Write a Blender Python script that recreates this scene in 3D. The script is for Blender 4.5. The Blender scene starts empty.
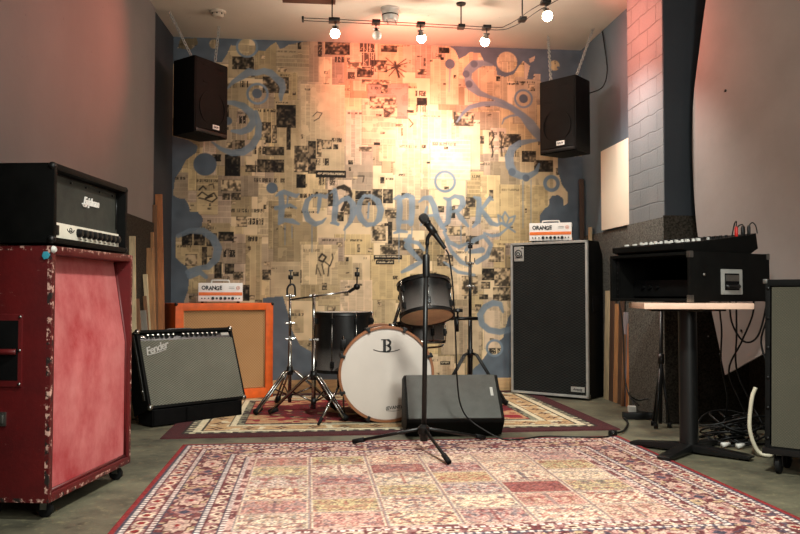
import bpy, bmesh, math, random
import numpy as np
from mathutils import Vector, Matrix, Euler
PI = math.pi
random.seed(7)
SC = bpy.context.scene
COL = SC.collection
R = math.radians

# ---------------------------------------------------------------- colours and materials
def lin(c):
    def f(v):
        v = v / 255.0
        return v / 12.92 if v <= .04045 else ((v + .055) / 1.055) ** 2.4
    return (f(c[0]), f(c[1]), f(c[2]), 1.0)

def new_mat(name):
    m = bpy.data.materials.new(name); m.use_nodes = True
    nt = m.node_tree; b = nt.nodes['Principled BSDF']
    return m, nt, b

def N(nt, typ, **kw):
    n = nt.nodes.new(typ)
    for k, v in kw.items():
        if k.startswith('i_'):
            n.inputs[k[2:].replace('_', ' ')].default_value = v
        else:
            setattr(n, k, v)
    return n

def math_node(nt, op, a, b=None, c=None):
    n = nt.nodes.new('ShaderNodeMath'); n.operation = op
    for i, v in enumerate((a, b, c)):
        if v is None: continue
        if isinstance(v, (int, float)): n.inputs[i].default_value = v
        else: nt.links.new(v, n.inputs[i])
    return n.outputs[0]

def mix(nt, fac, a, b, blend='MIX'):
    n = nt.nodes.new('ShaderNodeMix'); n.data_type = 'RGBA'; n.blend_type = blend
    for sock, v in ((n.inputs[0], fac), (n.inputs[6], a), (n.inputs[7], b)):
        if isinstance(v, (int, float, tuple)): sock.default_value = v
        else: nt.links.new(v, sock)
    return n.outputs[2]

def noise(nt, scale, detail=4, rough=.55, vec=None, stretch=None):
    tc = nt.nodes.new('ShaderNodeTexCoord')
    src = tc.outputs['Object'] if vec is None else vec
    if stretch:
        mp = nt.nodes.new('ShaderNodeMapping'); mp.inputs['Scale'].default_value = stretch
        nt.links.new(src, mp.inputs[0]); src = mp.outputs[0]
    n = N(nt, 'ShaderNodeTexNoise', i_Scale=scale, i_Detail=detail, i_Roughness=rough)
    nt.links.new(src, n.inputs['Vector'])
    return n.outputs['Fac']

def ramp(nt, fac, lo, hi):
    n = nt.nodes.new('ShaderNodeMapRange'); n.clamp = True
    n.inputs[1].default_value = lo; n.inputs[2].default_value = hi
    nt.links.new(fac, n.inputs[0])
    return n.outputs[0]

def bump(nt, b, h, strength=.3, dist=.01):
    n = nt.nodes.new('ShaderNodeBump'); n.inputs['Strength'].default_value = strength
    n.inputs['Distance'].default_value = dist
    nt.links.new(h, n.inputs['Height']); nt.links.new(n.outputs[0], b.inputs['Normal'])

def pm(name, rgb, rough=.6, metal=0, var=.18, scale=14, bmp=0, bscale=120, stretch=None, spec=.5, dark=None):
    m, nt, b = new_mat(name)
    c = lin(rgb)
    d = tuple(v * (1 - 2 * var) for v in c[:3]) + (1,) if dark is None else lin(dark)
    h = tuple(min(1, v * (1 + var)) for v in c[:3]) + (1,)
    f = ramp(nt, noise(nt, scale, 5, .6, stretch=stretch), .3, .7)
    nt.links.new(mix(nt, f, d, h), b.inputs['Base Color'])
    b.inputs['Roughness'].default_value = rough; b.inputs['Metallic'].default_value = metal
    b.inputs['Specular IOR Level'].default_value = spec
    if bmp: bump(nt, b, noise(nt, bscale, 3), bmp, .004)
    return m

def weave(name, a, bcol, sx=220, sz=220, rough=.9, axis=(1, 0, 1), bmp=.4):
    """woven cloth: two crossed waves in object space"""
    m, nt, b = new_mat(name)
    tc = nt.nodes.new('ShaderNodeTexCoord'); sp = nt.nodes.new('ShaderNodeSeparateXYZ')
    nt.links.new(tc.outputs['Object'], sp.inputs[0])
    wx = math_node(nt, 'SINE', math_node(nt, 'MULTIPLY', sp.outputs[0], sx))
    wz = math_node(nt, 'SINE', math_node(nt, 'MULTIPLY', sp.outputs[2], sz))
    f = math_node(nt, 'MULTIPLY_ADD', math_node(nt, 'MULTIPLY', wx, wz), .5, .5)
    nz = ramp(nt, noise(nt, 6, 4), .3, .7)
    c = mix(nt, f, lin(a), lin(bcol))
    c = mix(nt, math_node(nt, 'MULTIPLY', nz, .35), c, lin(a))
    nt.links.new(c, b.inputs['Base Color']); b.inputs['Roughness'].default_value = rough
    b.inputs['Specular IOR Level'].default_value = .2
    bump(nt, b, f, bmp, .002)
    return m

def attr_mat(name, rough=.85, bmp=0, bscale=300):
    m, nt, b = new_mat(name)
    a = nt.nodes.new('ShaderNodeAttribute'); a.attribute_name = 'pattern'
    f = ramp(nt, noise(nt, 3, 5), .25, .75)
    nt.links.new(mix(nt, math_node(nt, 'MULTIPLY', f, .25), a.outputs['Color'], (0.30, .22, .13, 1), 'MULTIPLY'), b.inputs['Base Color'])
    b.inputs['Roughness'].default_value = rough; b.inputs['Specular IOR Level'].default_value = .25
    if bmp: bump(nt, b, noise(nt, bscale, 2), bmp, .003)
    return m

def emit(name, rgb, strength):
    m, nt, b = new_mat(name)
    b.inputs['Emission Color'].default_value = lin(rgb); b.inputs['Emission Strength'].default_value = strength
    b.inputs['Base Color'].default_value = lin(rgb)
    return m

M = {}
M['black'] = pm('black_tolex', (10, 10, 9), .6, var=.25, bmp=.25, bscale=400, spec=.1)
M['black_satin'] = pm('black_satin', (13, 13, 13), .4, var=.2, spec=.35)
M['black_matte'] = pm('black_matte', (10, 9, 9), .85, var=.2, spec=.1)
M['rubber'] = pm('rubber', (12, 12, 12), .7, var=.2, spec=.2)
M['cable'] = pm('cable_black', (10, 10, 10), .5, var=.1, spec=.3)
M['chrome'] = pm('chrome', (150, 148, 144), .22, 1, var=.1)
M['steel'] = pm('brushed_steel', (150, 150, 146), .38, 1, var=.15)
M['dark_steel'] = pm('dark_steel', (48, 48, 48), .35, .9, var=.2)
M['white'] = pm('white_enamel', (228, 224, 218), .4, var=.04)
M['white_plastic'] = pm('white_plastic', (205, 203, 196), .5, var=.05)
M['silver_plate'] = pm('silver_plate', (175, 175, 170), .4, .4, var=.1)
M['orange'] = pm('orange_tolex', (216, 92, 22), .55, var=.12, bmp=.2, bscale=350)
M['orange_stripe'] = pm('orange_print', (222, 110, 40), .5, var=.1)
M['tan_cloth'] = weave('tan_grille_cloth', (150, 112, 74), (178, 138, 96), 300, 300)
M['fender_cloth'] = weave('silver_grille_cloth', (66, 65, 57), (116, 114, 102), 260, 420)
M['grey_grille'] = weave('grey_green_grille', (62, 60, 50), (74, 71, 60), 500, 500)
M['ampeg_cloth'] = weave('black_checked_grille', (5, 5, 5), (40, 42, 40), 150, 300, bmp=.6)
M['pa_grille'] = pm('perforated_black_grille', (14, 13, 12), .55, .1, var=.2, spec=.12, bmp=.6, bscale=700)
M['wedge_grille'] = pm('dark_grey_metal_grille', (64, 66, 62), .45, .2, var=.12, bmp=.5, bscale=600)
M['panel_cream'] = pm('control_panel_cream', (222, 216, 200), .4, .0, var=.06)
M['head_cloth'] = pm('dark_olive_grille', (48, 49, 42), .8, var=.2, bmp=.3, bscale=500)
M['drum_head'] = pm('white_drum_head', (198, 188, 178), .45, var=.03, scale=4)
M['drum_head_reflection'] = pm('resonant_head_reflection', (250, 206, 164), .3, var=.15, scale=5)  # mottled tan paints in a wood-brown reflection on the head
M['hoop_wood'] = pm('bass_drum_hoop_wood', (140, 88, 54), .35, var=.2, scale=8)
M['table_top'] = pm('pinkish_laminate', (206, 172, 150), .45, var=.06)
M['board'] = pm('pale_pinkish_board', (152, 140, 134), .75, var=.05, scale=3, bmp=.25, bscale=18)
M['whiteboard'] = pm('off_white_panel', (238, 226, 206), .5, var=.03, scale=3)
M['mirror'] = pm('black_ink', (10, 10, 10), .5, var=.05)
M['hatch'] = pm('dark_brown_wood', (84, 52, 38), .6, var=.2, scale=6)
M['smoke'] = pm('off_white_plastic', (188, 176, 158), .5, var=.05)
M['blue_tag'] = pm('turquoise_plastic', (60, 150, 170), .4, var=.1)
M['red_plug'] = pm('red_plastic', (200, 30, 24), .4, var=.1)
M['white_hose'] = pm('cream_hose', (214, 206, 182), .5, var=.06)
M['carpet'] = pm('dark_brown_carpet', (60, 55, 48), .95, var=.4, scale=90, bmp=.8, bscale=260, spec=.1)
M['carpet_grey'] = pm('charcoal_wall_carpet', (100, 98, 92), .95, var=.45, scale=110, bmp=.9, bscale=260, spec=.1)
M['skirting'] = pm('pine_skirting', (196, 158, 112), .55, var=.15, scale=5, stretch=(1, 8, 8))
WOODS = [pm('timber_%s' % n, c, .7, var=.22, scale=9, stretch=(6, 6, .7)) for n, c in
         (('pale', (200, 176, 138)), ('honey', (170, 122, 78)), ('brown', (120, 82, 52)), ('grey', (134, 124, 112)),
          ('dark', (78, 54, 38)), ('orange', (178, 112, 66)), ('lilac', (132, 126, 130)))]

def wood_drum():
    m, nt, b = new_mat('sparkle_fade_wrap')
    tc = nt.nodes.new('ShaderNodeTexCoord'); sp = nt.nodes.new('ShaderNodeSeparateXYZ')
    nt.links.new(tc.outputs['Object'], sp.inputs[0])
    t = ramp(nt, sp.outputs[2], .01, .17)
    v = N(nt, 'ShaderNodeTexVoronoi', i_Scale=420.0)
    nt.links.new(tc.outputs['Object'], v.inputs['Vector'])
    spk = ramp(nt, v.outputs['Distance'], .30, .10)
    base = mix(nt, t, lin((98, 92, 88)), lin((11, 10, 10)))
    c = mix(nt, math_node(nt, 'MULTIPLY', spk, math_node(nt, 'MULTIPLY_ADD', t, -.42, .5)), base, lin((200, 196, 190)))
    nt.links.new(c, b.inputs['Base Color']); b.inputs['Roughness'].default_value = .35; b.inputs['Specular IOR Level'].default_value = .35
    return m
M['sparkle'] = wood_drum()

def paint_mat(name, rgb, alt, sc=1.2, rough=.7, bmp=.15, bs=40):
    m, nt, b = new_mat(name)
    f = ramp(nt, noise(nt, sc, 6, .6), .3, .7)
    c = mix(nt, f, lin(rgb), lin(alt))
    spots = ramp(nt, noise(nt, 38, 2), .74, .78)
    c = mix(nt, math_node(nt, 'MULTIPLY', spots, .5), c, lin((60, 54, 50)))
    nt.links.new(c, b.inputs['Base Color']); b.inputs['Roughness'].default_value = rough
    b.inputs['Specular IOR Level'].default_value = .3
    bump(nt, b, noise(nt, bs, 4), bmp, .006)
    return m
M['wall_left'] = paint_mat('grey_mauve_wall_paint', (124, 120, 118), (114, 111, 109))
M['wall_blue'] = paint_mat('blue_grey_wall_paint', (98, 115, 126), (88, 104, 115))
M['wall_dark'] = paint_mat('dark_blue_wall', (52, 58, 64), (42, 46, 52))
M['ceiling'] = paint_mat('cream_ceiling_paint', (212, 205, 190), (202, 195, 180), 2, bmp=.08)
M['wall_plain'] = paint_mat('plain_wall_paint', (170, 160, 150), (160, 150, 140))

def brick_mat():
    m, nt, b = new_mat('painted_brick')
    tc = nt.nodes.new('ShaderNodeTexCoord')
    sp = nt.nodes.new('ShaderNodeSeparateXYZ'); nt.links.new(tc.outputs['Object'], sp.inputs[0])
    cb = nt.nodes.new('ShaderNodeCombineXYZ')
    nt.links.new(math_node(nt, 'ADD', sp.outputs[0], sp.outputs[1]), cb.inputs[0]); nt.links.new(sp.outputs[2], cb.inputs[1])
    br = N(nt, 'ShaderNodeTexBrick', i_Scale=1.0)
    br.inputs['Brick Width'].default_value = .27; br.inputs['Row Height'].default_value = .118
    br.inputs['Mortar Size'].default_value = .005; br.inputs['Mortar Smooth'].default_value = .5
    wob = N(nt, 'ShaderNodeTexNoise', i_Scale=7.0); nt.links.new(cb.outputs[0], wob.inputs['Vector'])
    va = nt.nodes.new('ShaderNodeVectorMath'); va.operation = 'MULTIPLY_ADD'
    va.inputs[1].default_value = (.03, .03, .03); nt.links.new(wob.outputs['Color'], va.inputs[0]); nt.links.new(cb.outputs[0], va.inputs[2])
    nt.links.new(va.outputs[0], br.inputs['Vector'])
    f = ramp(nt, noise(nt, 2, 5), .3, .7)
    c = mix(nt, f, lin((94, 100, 104)), lin((108, 112, 114)))
    crack = math_node(nt, 'MULTIPLY', br.outputs['Fac'], ramp(nt, noise(nt, 3, 2), .35, .6))
    c = mix(nt, math_node(nt, 'MULTIPLY', crack, .6), c, lin((62, 62, 62)))
    nt.links.new(c, b.inputs['Base Color']); b.inputs['Roughness'].default_value = .65
    h = math_node(nt, 'MULTIPLY_ADD', br.outputs['Fac'], -1.0, math_node(nt, 'MULTIPLY', noise(nt, 60, 3), .35))
    bump(nt, b, h, .6, .011)
    return m
M['brick'] = brick_mat()

def floor_mat():
    m, nt, b = new_mat('stained_concrete')
    f = ramp(nt, noise(nt, 3.2, 8, .65), .3, .7)
    c = mix(nt, f, lin((44, 43, 35)), lin((108, 104, 84)))
    g = ramp(nt, noise(nt, 22, 6, .7), .55, .75)
    c = mix(nt, math_node(nt, 'MULTIPLY', g, .6), c, lin((148, 140, 104)))
    d = ramp(nt, noise(nt, 9, 5, .6), .62, .7)
    c = mix(nt, math_node(nt, 'MULTIPLY', d, .75), c, lin((38, 37, 30)))
    nt.links.new(c, b.inputs['Base Color']); b.inputs['Roughness'].default_value = .55
    bump(nt, b, noise(nt, 70, 4), .2, .004)
    return m
M['floor'] = floor_mat()

def red_mat(name, base, worn, hw, h0, h1, wear):
    """scuffed red paint: chips along the cabinet's edges, scratches on its faces"""
    m, nt, b = new_mat(name)
    tc = nt.nodes.new('ShaderNodeTexCoord'); sp = nt.nodes.new('ShaderNodeSeparateXYZ')
    nt.links.new(tc.outputs['Object'], sp.inputs[0])
    f = ramp(nt, noise(nt, 5, 6, .65), .3, .7)
    c = mix(nt, f, lin(base), lin(worn))
    sc = ramp(nt, noise(nt, 16, 6, .75, stretch=(1, 1, 4)), .66, .72)
    c = mix(nt, math_node(nt, 'MULTIPLY', sc, wear), c, lin((196, 150, 140)))
    ex = math_node(nt, 'GREATER_THAN', math_node(nt, 'ABSOLUTE', sp.outputs[0]), hw - .016)
    ey = math_node(nt, 'LESS_THAN', sp.outputs[1], .016)
    ez = math_node(nt, 'ADD', math_node(nt, 'LESS_THAN', sp.outputs[2], h0 + .016), math_node(nt, 'GREATER_THAN', sp.outputs[2], h1 - .016))
    edge = math_node(nt, 'GREATER_THAN', math_node(nt, 'ADD', math_node(nt, 'ADD', ex, ey), ez), 1.5)
    n1 = noise(nt, 34, 5, .7)
    chip = math_node(nt, 'MULTIPLY', edge, ramp(nt, n1, .54, .60))
    c = mix(nt, chip, c, lin((190, 150, 136)))
    n2 = noise(nt, 27, 5, .7, stretch=(1.3, 1.1, .9))
    c = mix(nt, math_node(nt, 'MULTIPLY', edge, ramp(nt, n2, .56, .60)), c, lin((34, 26, 24)))
    nt.links.new(c, b.inputs['Base Color']); b.inputs['Roughness'].default_value = .5
    bump(nt, b, n1, .25, .004)
    return m
M['red'] = red_mat('scuffed_red_paint', (88, 8, 10), (64, 5, 8), .351, .064, .981, .5)

def baffle_mat():
    m, nt, b = new_mat('worn_red_grille_cloth')
    f = ramp(nt, noise(nt, 5, 8, .72, stretch=(1.2, 1, .8)), .36, .66)
    c = mix(nt, f, lin((146, 32, 38)), lin((180, 94, 94)))
    g = ramp(nt, noise(nt, 2.4, 5, .6), .38, .68)
    c = mix(nt, math_node(nt, 'MULTIPLY', g, .6), c, lin((192, 124, 120)))
    nt.links.new(c, b.inputs['Base Color']); b.inputs['Roughness'].default_value = .8
    bump(nt, b, noise(nt, 500, 2), .3, .002)
    return m
M['baffle'] = baffle_mat()

# ---------------------------------------------------------------- mesh helpers
def xf(bm, vs, m):
    if m is not None: bmesh.ops.transform(bm, matrix=m, verts=vs)

def merge(bm, tmp, m=None):
    me = bpy.data.meshes.new('t'); tmp.to_mesh(me); tmp.free()
    if m is not None: me.transform(m)
    bm.from_mesh(me); bpy.data.meshes.remove(me)

def box(bm, x0, x1, y0, y1, z0, z1, bev=0, m=None, seg=2):
    t = bmesh.new()
    bmesh.ops.create_cube(t, size=1)
    for v in t.verts:
        v.co = Vector((x0 + (v.co.x + .5) * (x1 - x0), y0 + (v.co.y + .5) * (y1 - y0), z0 + (v.co.z + .5) * (z1 - z0)))
    if bev: bmesh.ops.bevel(t, geom=list(t.edges), offset=bev, segments=seg, profile=.7, affect='EDGES')
    merge(bm, t, m)
    return bm

def prism(bm, pts, d0, d1, m=None, bev=0):
    """polygon in xz extruded along y from d0 to d1"""
    t = bmesh.new()
    a = [t.verts.new((p[0], d0, p[1])) for p in pts]; b = [t.verts.new((p[0], d1, p[1])) for p in pts]
    n = len(pts)
    t.faces.new(a); t.faces.new(b[::-1])
    for i in range(n):
        t.faces.new((a[i], b[i], b[(i + 1) % n], a[(i + 1) % n]))
    bmesh.ops.recalc_face_normals(t, faces=t.faces)
    if bev: bmesh.ops.bevel(t, geom=list(t.edges), offset=bev, segments=2, profile=.7, affect='EDGES')
    merge(bm, t, m)
    return bm

ZX = Matrix.Rotation(-PI / 2, 4, 'Y') @ Matrix.Rotation(-PI / 2, 4, 'Z')
def prism_x(bm, pts, x0, x1, bev=0, m=None):
    """polygon in yz extruded along x"""
    t = bmesh.new()
    a = [t.verts.new((x0, p[0], p[1])) for p in pts]; b = [t.verts.new((x1, p[0], p[1])) for p in pts]
    n = len(pts)
    t.faces.new(a); t.faces.new(b[::-1])
    for i in range(n):
        t.faces.new((a[i], b[i], b[(i + 1) % n], a[(i + 1) % n]))
    bmesh.ops.recalc_face_normals(t, faces=t.faces)
    if bev: bmesh.ops.bevel(t, geom=list(t.edges), offset=bev, segments=2, profile=.7, affect='EDGES')
    merge(bm, t, m)
    return bm

def prism_z(bm, pts, z0, z1):
    t = bmesh.new()
    a = [t.verts.new((p[0], p[1], z0)) for p in pts]; b = [t.verts.new((p[0], p[1], z1)) for p in pts]
    n = len(pts)
    t.faces.new(a); t.faces.new(b[::-1])
    for i in range(n):
        t.faces.new((a[i], b[i], b[(i + 1) % n], a[(i + 1) % n]))
    bmesh.ops.recalc_face_normals(t, faces=t.faces)
    merge(bm, t)
    return bm

def frame_of(d):
    d = Vector(d).normalized()
    u = d.orthogonal().normalized(); v = d.cross(u)
    return d, u, v

def cyl(bm, p0, p1, r0, r1=None, seg=20, cap=True):
    p0 = Vector(p0); p1 = Vector(p1); r1 = r0 if r1 is None else r1
    d, u, v = frame_of(p1 - p0)
    a, b = [], []
    for i in range(seg):
        t = 2 * PI * i / seg; o = u * math.cos(t) + v * math.sin(t)
        a.append(bm.verts.new(p0 + o * r0)); b.append(bm.verts.new(p1 + o * r1))
    for i in range(seg):
        j = (i + 1) % seg; bm.faces.new((a[i], a[j], b[j], b[i]))
    if cap:
        bm.faces.new(a[::-1]); bm.faces.new(b)
    return bm

def lathe(bm, prof, seg=32, m=None):
    """(r, z) profile turned about z; closes onto the axis where r = 0"""
    t = bmesh.new(); rings = []
    for r, z in prof:
        if r < 1e-6: rings.append([t.verts.new((0, 0, z))])
        else: rings.append([t.verts.new((r * math.cos(2 * PI * i / seg), r * math.sin(2 * PI * i / seg), z)) for i in range(seg)])
    for a, b in zip(rings, rings[1:]):
        for i in range(seg):
            j = (i + 1) % seg
            if len(a) == 1 and len(b) == 1: continue
            if len(a) == 1: t.faces.new((a[0], b[j], b[i]))
            elif len(b) == 1: t.faces.new((a[i], a[j], b[0]))
            else: t.faces.new((a[i], a[j], b[j], b[i]))
    bmesh.ops.recalc_face_normals(t, faces=t.faces)
    merge(bm, t, m)
    return bm

def smooth_pts(pts, k=6):
    pts = [Vector(p) for p in pts]
    P = [pts[0] * 2 - pts[1]] + pts + [pts[-1] * 2 - pts[-2]]
    out = []
    for i in range(1, len(P) - 2):
        p0, p1, p2, p3 = P[i - 1:i + 3]
        for j in range(k):
            t = j / k
            out.append(.5 * ((2 * p1) + (p2 - p0) * t + (2 * p0 - 5 * p1 + 4 * p2 - p3) * t * t + (3 * p1 - p0 - 3 * p2 + p3) * t ** 3))
    return out + [pts[-1]]

def tube(bm, pts, r, seg=8, closed=False, k=0):
    pts = smooth_pts(pts, k) if k else [Vector(p) for p in pts]
    rings = []; n = len(pts); u = None
    for i, p in enumerate(pts):
        if closed: d = pts[(i + 1) % n] - pts[i - 1]
        else: d = pts[min(i + 1, n - 1)] - pts[max(i - 1, 0)]
        d.normalize()
        if u is None: u = d.orthogonal().normalized()
        else:
            u = u - d * u.dot(d)
            u = d.orthogonal().normalized() if u.length < 1e-5 else u.normalized()
        v = d.cross(u)
        rings.append([bm.verts.new(p + (u * math.cos(2 * PI * j / seg) + v * math.sin(2 * PI * j / seg)) * r) for j in range(seg)])
    for i in range(n if closed else n - 1):
        a, b = rings[i], rings[(i + 1) % n]
        for j in range(seg):
            q = (j + 1) % seg; bm.faces.new((a[j], a[q], b[q], b[j]))
    if not closed:
        bm.faces.new(rings[0][::-1]); bm.faces.new(rings[-1])
    return bm

def torus(bm, c, R_, r, axis=(0, 1, 0), seg=40, ring=8):
    d, u, v = frame_of(axis); c = Vector(c)
    return tube(bm, [c + (u * math.cos(2 * PI * i / seg) + v * math.sin(2 * PI * i / seg)) * R_ for i in range(seg)], r, ring, closed=True)

def text(bm, s, size, m, ext=.0008, shear=0, off=0, space=1.0, sx=1.0):
    cu = bpy.data.curves.new('t', 'FONT'); cu.body = s; cu.size = size; cu.extrude = ext; cu.shear = shear
    cu.offset = off; cu.align_x = 'CENTER'; cu.align_y = 'CENTER'; cu.space_character = space; cu.resolution_u = 3
    o = bpy.data.objects.new('t', cu); COL.objects.link(o)
    dg = bpy.context.evaluated_depsgraph_get()
    me = bpy.data.meshes.new_from_object(o.evaluated_get(dg))
    me.transform(m @ Matrix.Rotation(PI / 2, 4, 'X') @ Matrix.Diagonal((sx, 1, 1, 1)))
    bm.from_mesh(me)
    bpy.data.objects.remove(o); bpy.data.curves.remove(cu); bpy.data.meshes.remove(me)
    return bm

T = Matrix.Translation
def obj(name, bm, mat, parent=None, sharp=.62, flat=False):
    for f in bm.faces: f.smooth = not flat
    for e in bm.edges:
        if len(e.link_faces) == 2 and e.calc_face_angle(0) > sharp: e.smooth = False
    me = bpy.data.meshes.new(name); bm.to_mesh(me); bm.free()
    me.materials.append(mat)
    o = bpy.data.objects.new(name, me); COL.objects.link(o)
    if parent: o.parent = parent
    return o

def B(): return bmesh.new()
def tag(o, label, cat, group=None, kind=None):
    o['label'] = label; o['category'] = cat
    if group: o['group'] = group
    if kind: o['kind'] = kind
    return o
def thing(name, label, cat, loc=(0, 0, 0), rotz=0, group=None, tilt=0):
    o = bpy.data.objects.new(name, None); COL.objects.link(o); o.empty_display_size = .1
    o.location = loc; o.rotation_euler = (tilt, 0, rotz)
    return tag(o, label, cat, group)
def struct(name, bm, mat, parent=None, **k):
    o = obj(name, bm, mat, parent, **k)
    if not parent: o['kind'] = 'structure'
    return o
def dup(root, label, group=None, loc=None, rotz=None):
    r = root.copy(); COL.objects.link(r); r['label'] = label
    if group: r['group'] = group
    if loc: r.location = loc
    if rotz is not None: r.rotation_euler = (r.rotation_euler[0], 0, rotz)
    for ch in list(root.children):
        c = ch.copy(); COL.objects.link(c); c.parent = r
        for g in list(ch.children):
            d = g.copy(); COL.objects.link(d); d.parent = c
    return r

# ---------------------------------------------------------------- pattern rasters (for printed paper and woven rugs)
class Raster:
    def __init__(s, x0, x1, y0, y1, res):
        s.nx = int(round((x1 - x0) / res)) + 1; s.ny = int(round((y1 - y0) / res)) + 1
        s.x = np.linspace(x0, x1, s.nx); s.y = np.linspace(y0, y1, s.ny)
        s.c = np.zeros((s.ny, s.nx, 3)); s.res = res
    def win(s, x0, x1, y0, y1):
        i0, i1 = np.searchsorted(s.x, (x0, x1)); j0, j1 = np.searchsorted(s.y, (y0, y1))
        return slice(j0, j1), slice(i0, i1)
    def stroke(s, pts, col, alpha=1):
        xs = [p[0] for p in pts]; ys = [p[1] for p in pts]; rm = max(p[2] for p in pts) + s.res * 2
        w = s.win(min(xs) - rm, max(xs) + rm, min(ys) - rm, max(ys) + rm)
        X, Y = np.meshgrid(s.x[w[1]], s.y[w[0]])
        if not X.size: return
        d = np.full(X.shape, 9.)
        for a, b in zip(pts, pts[1:] if len(pts) > 1 else pts):
            dx, dy = b[0] - a[0], b[1] - a[1]; L = dx * dx + dy * dy
            t = np.clip(((X - a[0]) * dx + (Y - a[1]) * dy) / L, 0, 1) if L > 0 else 0 * X
            d = np.minimum(d, np.hypot(X - a[0] - t * dx, Y - a[1] - t * dy) - (a[2] + t * (b[2] - a[2])))
        s.blend(w, np.clip(.5 - d / s.res, 0, 1) * alpha, col)
    def ring(s, cx, cy, r, h, col):
        w = s.win(cx - r - h - .02, cx + r + h + .02, cy - r - h - .02, cy + r + h + .02)
        X, Y = np.meshgrid(s.x[w[1]], s.y[w[0]])
        s.blend(w, np.clip(.5 - (np.abs(np.hypot(X - cx, Y - cy) - r) - h) / s.res, 0, 1), col)
    def polymask(s, pts):
        xs = [p[0] for p in pts]; ys = [p[1] for p in pts]
        w = s.win(min(xs), max(xs), min(ys), max(ys))
        X, Y = np.meshgrid(s.x[w[1]], s.y[w[0]])
        ins = np.zeros(X.shape, bool)
        for a, b in zip(pts, pts[1:] + pts[:1]):
            if a[1] == b[1]: continue
            c = (a[1] > Y) != (b[1] > Y)
            ins ^= c & (X < (b[0] - a[0]) * (Y - a[1]) / (b[1] - a[1]) + a[0])
        return w, ins.astype(float)
    def blend(s, w, a, col):
        col = np.asarray(col, float)
        s.c[w] = s.c[w] * (1 - a[..., None]) + a[..., None] * (col if col.ndim != 3 else col[w])
    def mesh(s, name, fn, mat, parent=None):
        X, Y = np.meshgrid(s.x, s.y)
        co = fn(X, Y).reshape(-1, 3).astype(np.float32)
        i = np.arange(s.nx * s.ny).reshape(s.ny, s.nx)
        q = np.stack([i[:-1, :-1], i[:-1, 1:], i[1:, 1:], i[1:, :-1]], -1).reshape(-1, 4)
        me = bpy.data.meshes.new(name)
        me.vertices.add(len(co)); me.vertices.foreach_set('co', co.ravel())
        me.loops.add(q.size); me.loops.foreach_set('vertex_index', q.ravel().astype(np.int32))
        me.polygons.add(len(q)); me.polygons.foreach_set('loop_start', np.arange(0, q.size, 4, dtype=np.int32))
        me.update(calc_edges=True); me.validate()
        at = me.attributes.new('pattern', 'FLOAT_COLOR', 'POINT')
        c = np.ones((s.nx * s.ny, 4), np.float32)
        v = np.clip(s.c.reshape(-1, 3), 0, 1)
        c[:, :3] = np.where(v <= .04045, v / 12.92, ((v + .055) / 1.055) ** 2.4)
        at.data.foreach_set('color', c.ravel())
        me.materials.append(mat)
        o = bpy.data.objects.new(name, me); COL.objects.link(o)
        if parent: o.parent = parent
        return o

def vnoise(rng, ny, nx, cells_y, cells_x):
    g = rng.random((int(cells_y) + 2, int(cells_x) + 2))
    y = np.linspace(0, cells_y, ny); x = np.linspace(0, cells_x, nx)
    yi = y.astype(int); xi = x.astype(int); fy = (y - yi)[:, None]; fx = (x - xi)[None, :]
    fy = fy * fy * (3 - 2 * fy); fx = fx * fx * (3 - 2 * fx)
    a = g[yi][:, xi]; b = g[yi][:, xi + 1]; c = g[yi + 1][:, xi]; d = g[yi + 1][:, xi + 1]
    return (a * (1 - fx) + b * fx) * (1 - fy) + (c * (1 - fx) + d * fx) * fy

PAPER=[(-113.2,281.4,-97.2,293.7,0.55),(-34.1,159.7,-13.0,244.1,0.9),(-12.7,183.4,24.6,257.8,1.0),(24.8,190.0,39.0,236.9,1.05),(39.0,207.2,67.8,246.2,1.0),(67.0,161.0,88.3,212.4,1.1),(88.3,169.8,115.9,238.8,1.12),(115.8,187.3,140.2,230.8,1.05),(97.0,243.5,121.3,282.1,1.0),(-12.3,89.1,19.1,122.6,1.08),(52.6,154.0,67.0,182.2,1.1),(9.8,147.7,30.7,177.4,1.08),(46.7,124.4,62.8,142.3,1.15),(139.9,149.0,157.5,183.6,1.0),(157.2,127.8,199.7,175.7,0.95),(-57.3,76.6,-43.8,130.5,0.9),(-97.5,146.5,-80.0,179.8,0.95),(46.0,76.6,79.7,114.5,1.0),(79.7,51.3,105.3,93.5,1.05),(20.9,66.6,47.6,93.3,1.05),(-36.9,76.6,-12.4,108.2,0.9),(96.9,178.4,131.5,213.3,1.15),(140.3,239.4,157.9,274.6,0.95),(148.9,203.3,163.0,224.4,1.15),(113.8,76.5,131.2,119.1,1.05)]
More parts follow.
